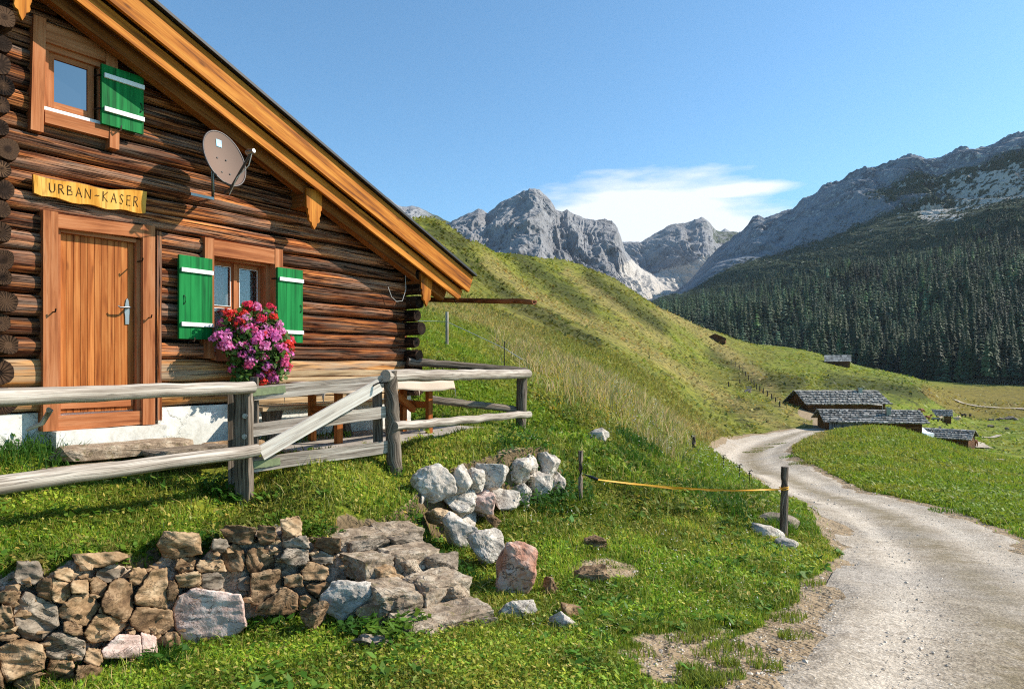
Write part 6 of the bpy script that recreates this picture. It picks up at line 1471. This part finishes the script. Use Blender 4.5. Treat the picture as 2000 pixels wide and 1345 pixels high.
dryb = np.array(lin(206, 190, 122)[:3]); c1 = tint(np.where(rg.random(n)[:, None] < .35, dryb, c), .7, 1.2); blades(x, y, z, c1, (.06 + .006 * y) * rg.uniform(.5, 1.5, n), .0012 + .0004 * y, 1.3)
x, y = sample(2600, -60, 2080, 3.3, 13); x, y, z, c, b, tn = grass_sites(x, y); k = rg.random(len(x)) < sstep(-.1, .4, fbm(x / .8, y / .8, None, 3, 59)); x, y, z, c = x[k], y[k], z[k], c[k]; n = len(x)
for q in range(5): leaves(x + rg.normal(0, .03, n), y + rg.normal(0, .03, n), z, tint(np.broadcast_to(np.array(lin(96, 132, 42)[:3]), (n, 3)), .7, 1.2), (.014 + .003 * y) * rg.uniform(.7, 1.5, n), .02, .06)
# lusher growth at the foot of walls, posts and on the bank
x, y = sample(150000, 380, 1500, 4.2, 16); x, y, z, c, b, tn = grass_sites(x, y)
px = CX + F * x / y; py = HY - F * z / y
ms = fbm(x / 1.1, y / 1.1, None, 4, 55)
bank = sstep(.02, .3, ms + .55 * sstep(1040, 1130, px) * (1 - sstep(1010, 1080, py)) + .3 * ((py > 950) & (py < 1010) & (px > 1000) & (px < 1180)) - .15); k = (rg.random(len(x)) < bank * (1 - sstep(60, 200, py - 900) * .75)) & (terrace(x, y) > .2) | ((rg.random(len(x)) < .5 * bank) & (px > 1100) & (py < 1010))
x, y, z, c, b, tn, bank = [v[k] for v in (x, y, z, c, b, tn, bank)]
lf = rg.random(len(x)) < .7; h = rg.uniform(.05, .17, len(x)) * bank * (.6 + .05 * y); c1 = tint(near_cols(c, x, y), .6, 1.15)
leaves(x[lf], y[lf], z[lf], c1[lf], (.010 + .0024 * y[lf]) * rg.uniform(.7, 1.6, lf.sum()), .02, .02 + 1.0 * .12)
blades(x[~lf], y[~lf], z[~lf], c1[~lf], h[~lf] * 1.6, (.002 + .0005 * y[~lf]), .8)
# tussocks along foot lines
def tussock(px, py, r, h, n, colf=None, lf=.0):
    p = hit(px, py, 3.3, 60); a = rg.random(n) * 6.283; rr = r * np.sqrt(rg.random(n)); x, y = p.x + rr * np.cos(a), p.y + rr * np.sin(a); z = height(x, y)
    c = ground_cover(x, y, z)[0] if colf is None else np.broadcast_to(np.array(colf), (n, 3)); c = tint(c, .65, 1.25); l_ = rg.random(n) < lf
    blades(x[~l_], y[~l_], z[~l_], c[~l_], h * rg.uniform(.5, 1.1, (~l_).sum()), .0022 + .0004 * y[~l_], .9); leaves(x[l_], y[l_], z[l_], c[l_], np.full(l_.sum(), .03) * rg.uniform(.6, 1.3, l_.sum()), .03, h * .8)
DG = lin(62, 100, 28)[:3]; MG = lin(96, 128, 36)[:3]
for px, py, r, h, n, cf, lf in [(510, 850, .22, .22, 260, MG, .1), (450, 850, .2, .2, 220, MG, .1), (430, 970, .2, .2, 260, DG, .7), (455, 985, .1, .14, 90, DG, .7), (100, 1330, .12, .2, 160, DG, 0), (85, 900, .35, .2, 260, DG, .2), (20, 890, .3, .2, 240, DG, .2), (230, 880, .5, .12, 260, MG, .2), (560, 865, .3, .14, 260, MG, .2), (640, 860, .3, .12, 160, MG, .2),
        (1250, 880, .45, .35, 500, DG, .3), (1235, 905, .3, .28, 260, DG, .3), (1045, 985, .5, .28, 900, DG, .85), (1110, 970, .35, .25, 500, DG, .85), (640, 1180, .15, .16, 160, DG, .8), (600, 1190, .15, .14, 120, DG, .8), (760, 1250, .18, .16, 200, MG, .8), (800, 1230, .15, .14, 140, MG, .8), (370, 1215, .12, .12, 100, DG, .7), (450, 1220, .12, .12, 100, DG, .5), (320, 1300, .15, .16, 160, DG, .2), (880, 1080, .25, .12, 240, MG, .3), (800, 1035, .3, .1, 260, MG, .2), (900, 1130, .15, .14, 160, DG, .2), (860, 1100, .12, .12, 140, DG, .4), (880, 1160, .10, .10, 100, DG, .4), (830, 1060, .16, .10, 160, DG, .4), (660, 1075, .12, .12, 120, DG, .5), (690, 1150, .10, .12, 100, DG, .6), (700, 1240, .15, .14, 160, DG, .7), (560, 1210, .1, .1, 90, MG, .3), (200, 1300, .12, .12, 120, MG, .2), (260, 1090, .12, .08, 90, MG, .3), (1470, 884, .7, .10, 260, lin(120, 124, 56)[:3], .2), (1490, 876, .8, .10, 260, lin(128, 128, 60)[:3], .2), (1515, 868, .9, .10, 240, lin(120, 124, 56)[:3], .2), (1482, 880, .6, .09, 200, lin(140, 134, 70)[:3], .2), (1570, 905, .7, .16, 240, lin(120, 124, 56)[:3], .2), (1555, 890, .8, .16, 240, MG, .2), (1590, 862, .9, .16, 200, MG, .2), (1660, 930, .5, .14, 200, MG, .2), (1750, 965, .4, .12, 160, MG, .2), (1850, 1000, .35, .12, 160, MG, .2), (400, 1060, .1, .1, 90, DG, .6), (120, 1100, .1, .08, 70, MG, .3), (480, 1225, .12, .12, 120, MG, .2), (1530, 1040, .2, .22, 200, MG, .2), (1560, 1030, .3, .2, 220, MG, .3), (1400, 990, .5, .3, 420, DG, .3), (1000, 1140, .1, .1, 80, MG, .2), (1140, 990, .12, .2, 120, DG, .4), (770, 925, .12, .12, 120, MG, .2), (1015, 850, .2, .25, 160, MG, .2)]:
    tussock(px, py, r, h, n, cf, lf)
for px in range(-20, 660, 30):   # grass hanging over the wall head and growing at its foot
    q = px + rg.uniform(-12, 12); tussock(q, float(wall_top(q)) - rg.uniform(2, 16), rg.uniform(.08, .16), .07, int(rg.uniform(60, 130)), MG if rg.random() < .6 else lin(150, 146, 70)[:3], .25)
    if rg.random() < .75: tussock(q, float(np.interp(q, [0, 150, 300, 450, 600, 690], [1338, 1305, 1262, 1228, 1196, 1190])) + rg.uniform(0, 16), rg.uniform(.07, .15), .11, int(rg.uniform(60, 140)), DG if rg.random() < .5 else MG, .35)
for i in range(60):   # grass tufts breaking up the bare ground and the road edge
    px = rg.uniform(1160, 1640); py = rg.uniform(1130, 1345); p = hit(px, py, 3.2, 12)
    if float(road_sd(np.array([p.x]), np.array([p.y]))[0]) < .15: tussock(px, py, rg.uniform(.05, .16), .055, int(rg.uniform(40, 150)), lin(128, 140, 52)[:3], 0)
# mid distance meadow
x, y = sample(150000, 780, 2100, 12, 60, 1.1); x, y, z, c, b, tn = grass_sites(x, y)
h = (.05 + .003 * y) * rg.uniform(.5, 1.5, len(x)) * (1 + .5 * fbm(x / 2, y / 2, None, 3, 61)); c1 = tint(c, .7, 1.3)
blades(x, y, z, c1, h, .004 + .0009 * y, .9, False)
x, y = sample(60000, 780, 2100, 12, 60, 1.1); x, y, z, c, b, tn = grass_sites(x, y); leaves(x, y, z, tint(c, .6, 1.2), (.01 + .0028 * y) * rg.uniform(.5, 1.3, len(x)), .02, .12)
# tall dry grass behind the fence corner
x, y = sample(52000, 960, 1420, 11.5, 34); x, y, z, c, b, tn = grass_sites(x, y); k = rg.random(len(x)) < np.clip(tn * 1.3 - .2, 0, .8) * sstep(-.25, .25, fbm(x / .9, y / .9, None, 3, 77)); x, y, z, c = x[k], y[k], z[k], c[k]
TANB = np.array(lin(188, 168, 118)[:3]); n = len(x); c1 = tint(np.where(rg.random(n)[:, None] < .55, TANB, c), .7, 1.25)
blades(x, y, z, c1, rg.uniform(.25, .62, n), .003 + .00055 * y, 1.0)
# bumpy clumps on the hillside
x, y = sample(60000, 780, 2100, 55, 330, .9); x, y, z, c, b, tn = grass_sites(x, y, 1.0); kk_ = fbm(x / 6, y / 6, None, 4, 66); k = rg.random(len(x)) < .45 + kk_; x, y, z, c = x[k], y[k], z[k], c[k]
leaves(x, y, z, tint(c, .8, 1.25), (.10 + .0022 * y) * rg.uniform(.5, 1.4, len(x)), .0, .25)
tag(npmesh('grass', np.concatenate(GV), np.concatenate(GT), M['leaf'], np.concatenate(GC)), 'green and dry grass with small weeds covering the ground', 'grass', kind='stuff')
# flower heads in the weeds
GV, GT, GC = [], [], []; goff = 0
for col, n, px0, px1, d0, d1, zl, zh in ((lin(226, 224, 210), 200, 1180, 1480, 12, 26, .15, .5), (lin(214, 172, 40), 320, 1030, 1240, 12, 24, .2, .55), (lin(230, 226, 216), 160, 1000, 1560, 4.5, 12, .03, .12)):
    x, y = sample(n, px0, px1, d0, d1); x, y, z, c, b, tn = grass_sites(x, y)
    for q in range(3): leaves(x + rg.normal(0, .02, len(x)), y, z, np.broadcast_to(np.array(col[:3]), (len(x), 3)), (.003 + .0011 * y) * rg.uniform(.6, 1.2, len(x)), zl, zh)
tag(npmesh('wild_flowers', np.concatenate(GV), np.concatenate(GT), M['petal'], np.concatenate(GC)), 'tiny white and yellow wild flowers in the tall grass', 'wild flowers', kind='stuff')
# loose gravel on the bare ground and road
x, y = sample(60000, 1150, 2060, 3.4, 22); z = height(x, y); sd = road_sd(x, y); bb = ground_cover(x, y, z)[1]; k = (bb > .45) | (sd > 0); k &= rg.random(len(x)) < np.where(sd > .25, .16, .3); x, y, z = x[k], y[k], z[k] + .025 * (sd[k] > .1); n = len(x)
s = .0042 * np.exp(rg.normal(0, .65, n)).clip(.4, 5) * (.6 + .10 * y); base = np.array([(1, 0, 0), (0, 1, 0), (-1, 0, 0), (0, -1, 0), (0, 0, .55), (0, 0, -.4)]); Tb = np.array([(0, 1, 4), (1, 2, 4), (2, 3, 4), (3, 0, 4), (1, 0, 5), (2, 1, 5), (3, 2, 5), (0, 3, 5)])
V = base[None] * s[:, None, None] * rg.uniform(.6, 1.4, (n, 6, 1)); a = rg.random(n) * 6.28; ca, sa = np.cos(a)[:, None], np.sin(a)[:, None]; V = np.stack([V[..., 0] * ca - V[..., 1] * sa, V[..., 0] * sa + V[..., 1] * ca, V[..., 2]], -1) + np.c_[x, y, z][:, None]
t = NT('pebble'); t.bsdf(t.attr('Col', 'Color'), .9, None, .2); cc = np.array(lin(198, 184, 166)[:3]) * rg.uniform(.7, 1.35, n)[:, None]
tag(npmesh('loose_gravel', V.reshape(-1, 3), (Tb[None] + 6 * np.arange(n)[:, None, None]).reshape(-1, 3), t.m, np.repeat(cc, 6, 0)), 'loose pebbles on the road and bare soil', 'gravel', kind='stuff')

# ------------------------------------------------------------------ mountain air
k = MB(); k.box(-5500, 5500, -60, 8000, -320, 1750); hz = k.build('haze', None); t = NT('mountain_air'); v = t.n('ShaderNodeVolumePrincipled')
v.inputs['Color'].default_value = (.72, .84, 1.0, 1); v.inputs['Density'].default_value = 3.0e-5; v.inputs['Anisotropy'].default_value = .2; t.l(v.outputs[0], t.out.inputs['Volume'])
hz.data.materials.append(t.m); tag(hz, 'thin blue mountain air', 'haze', kind='stuff')
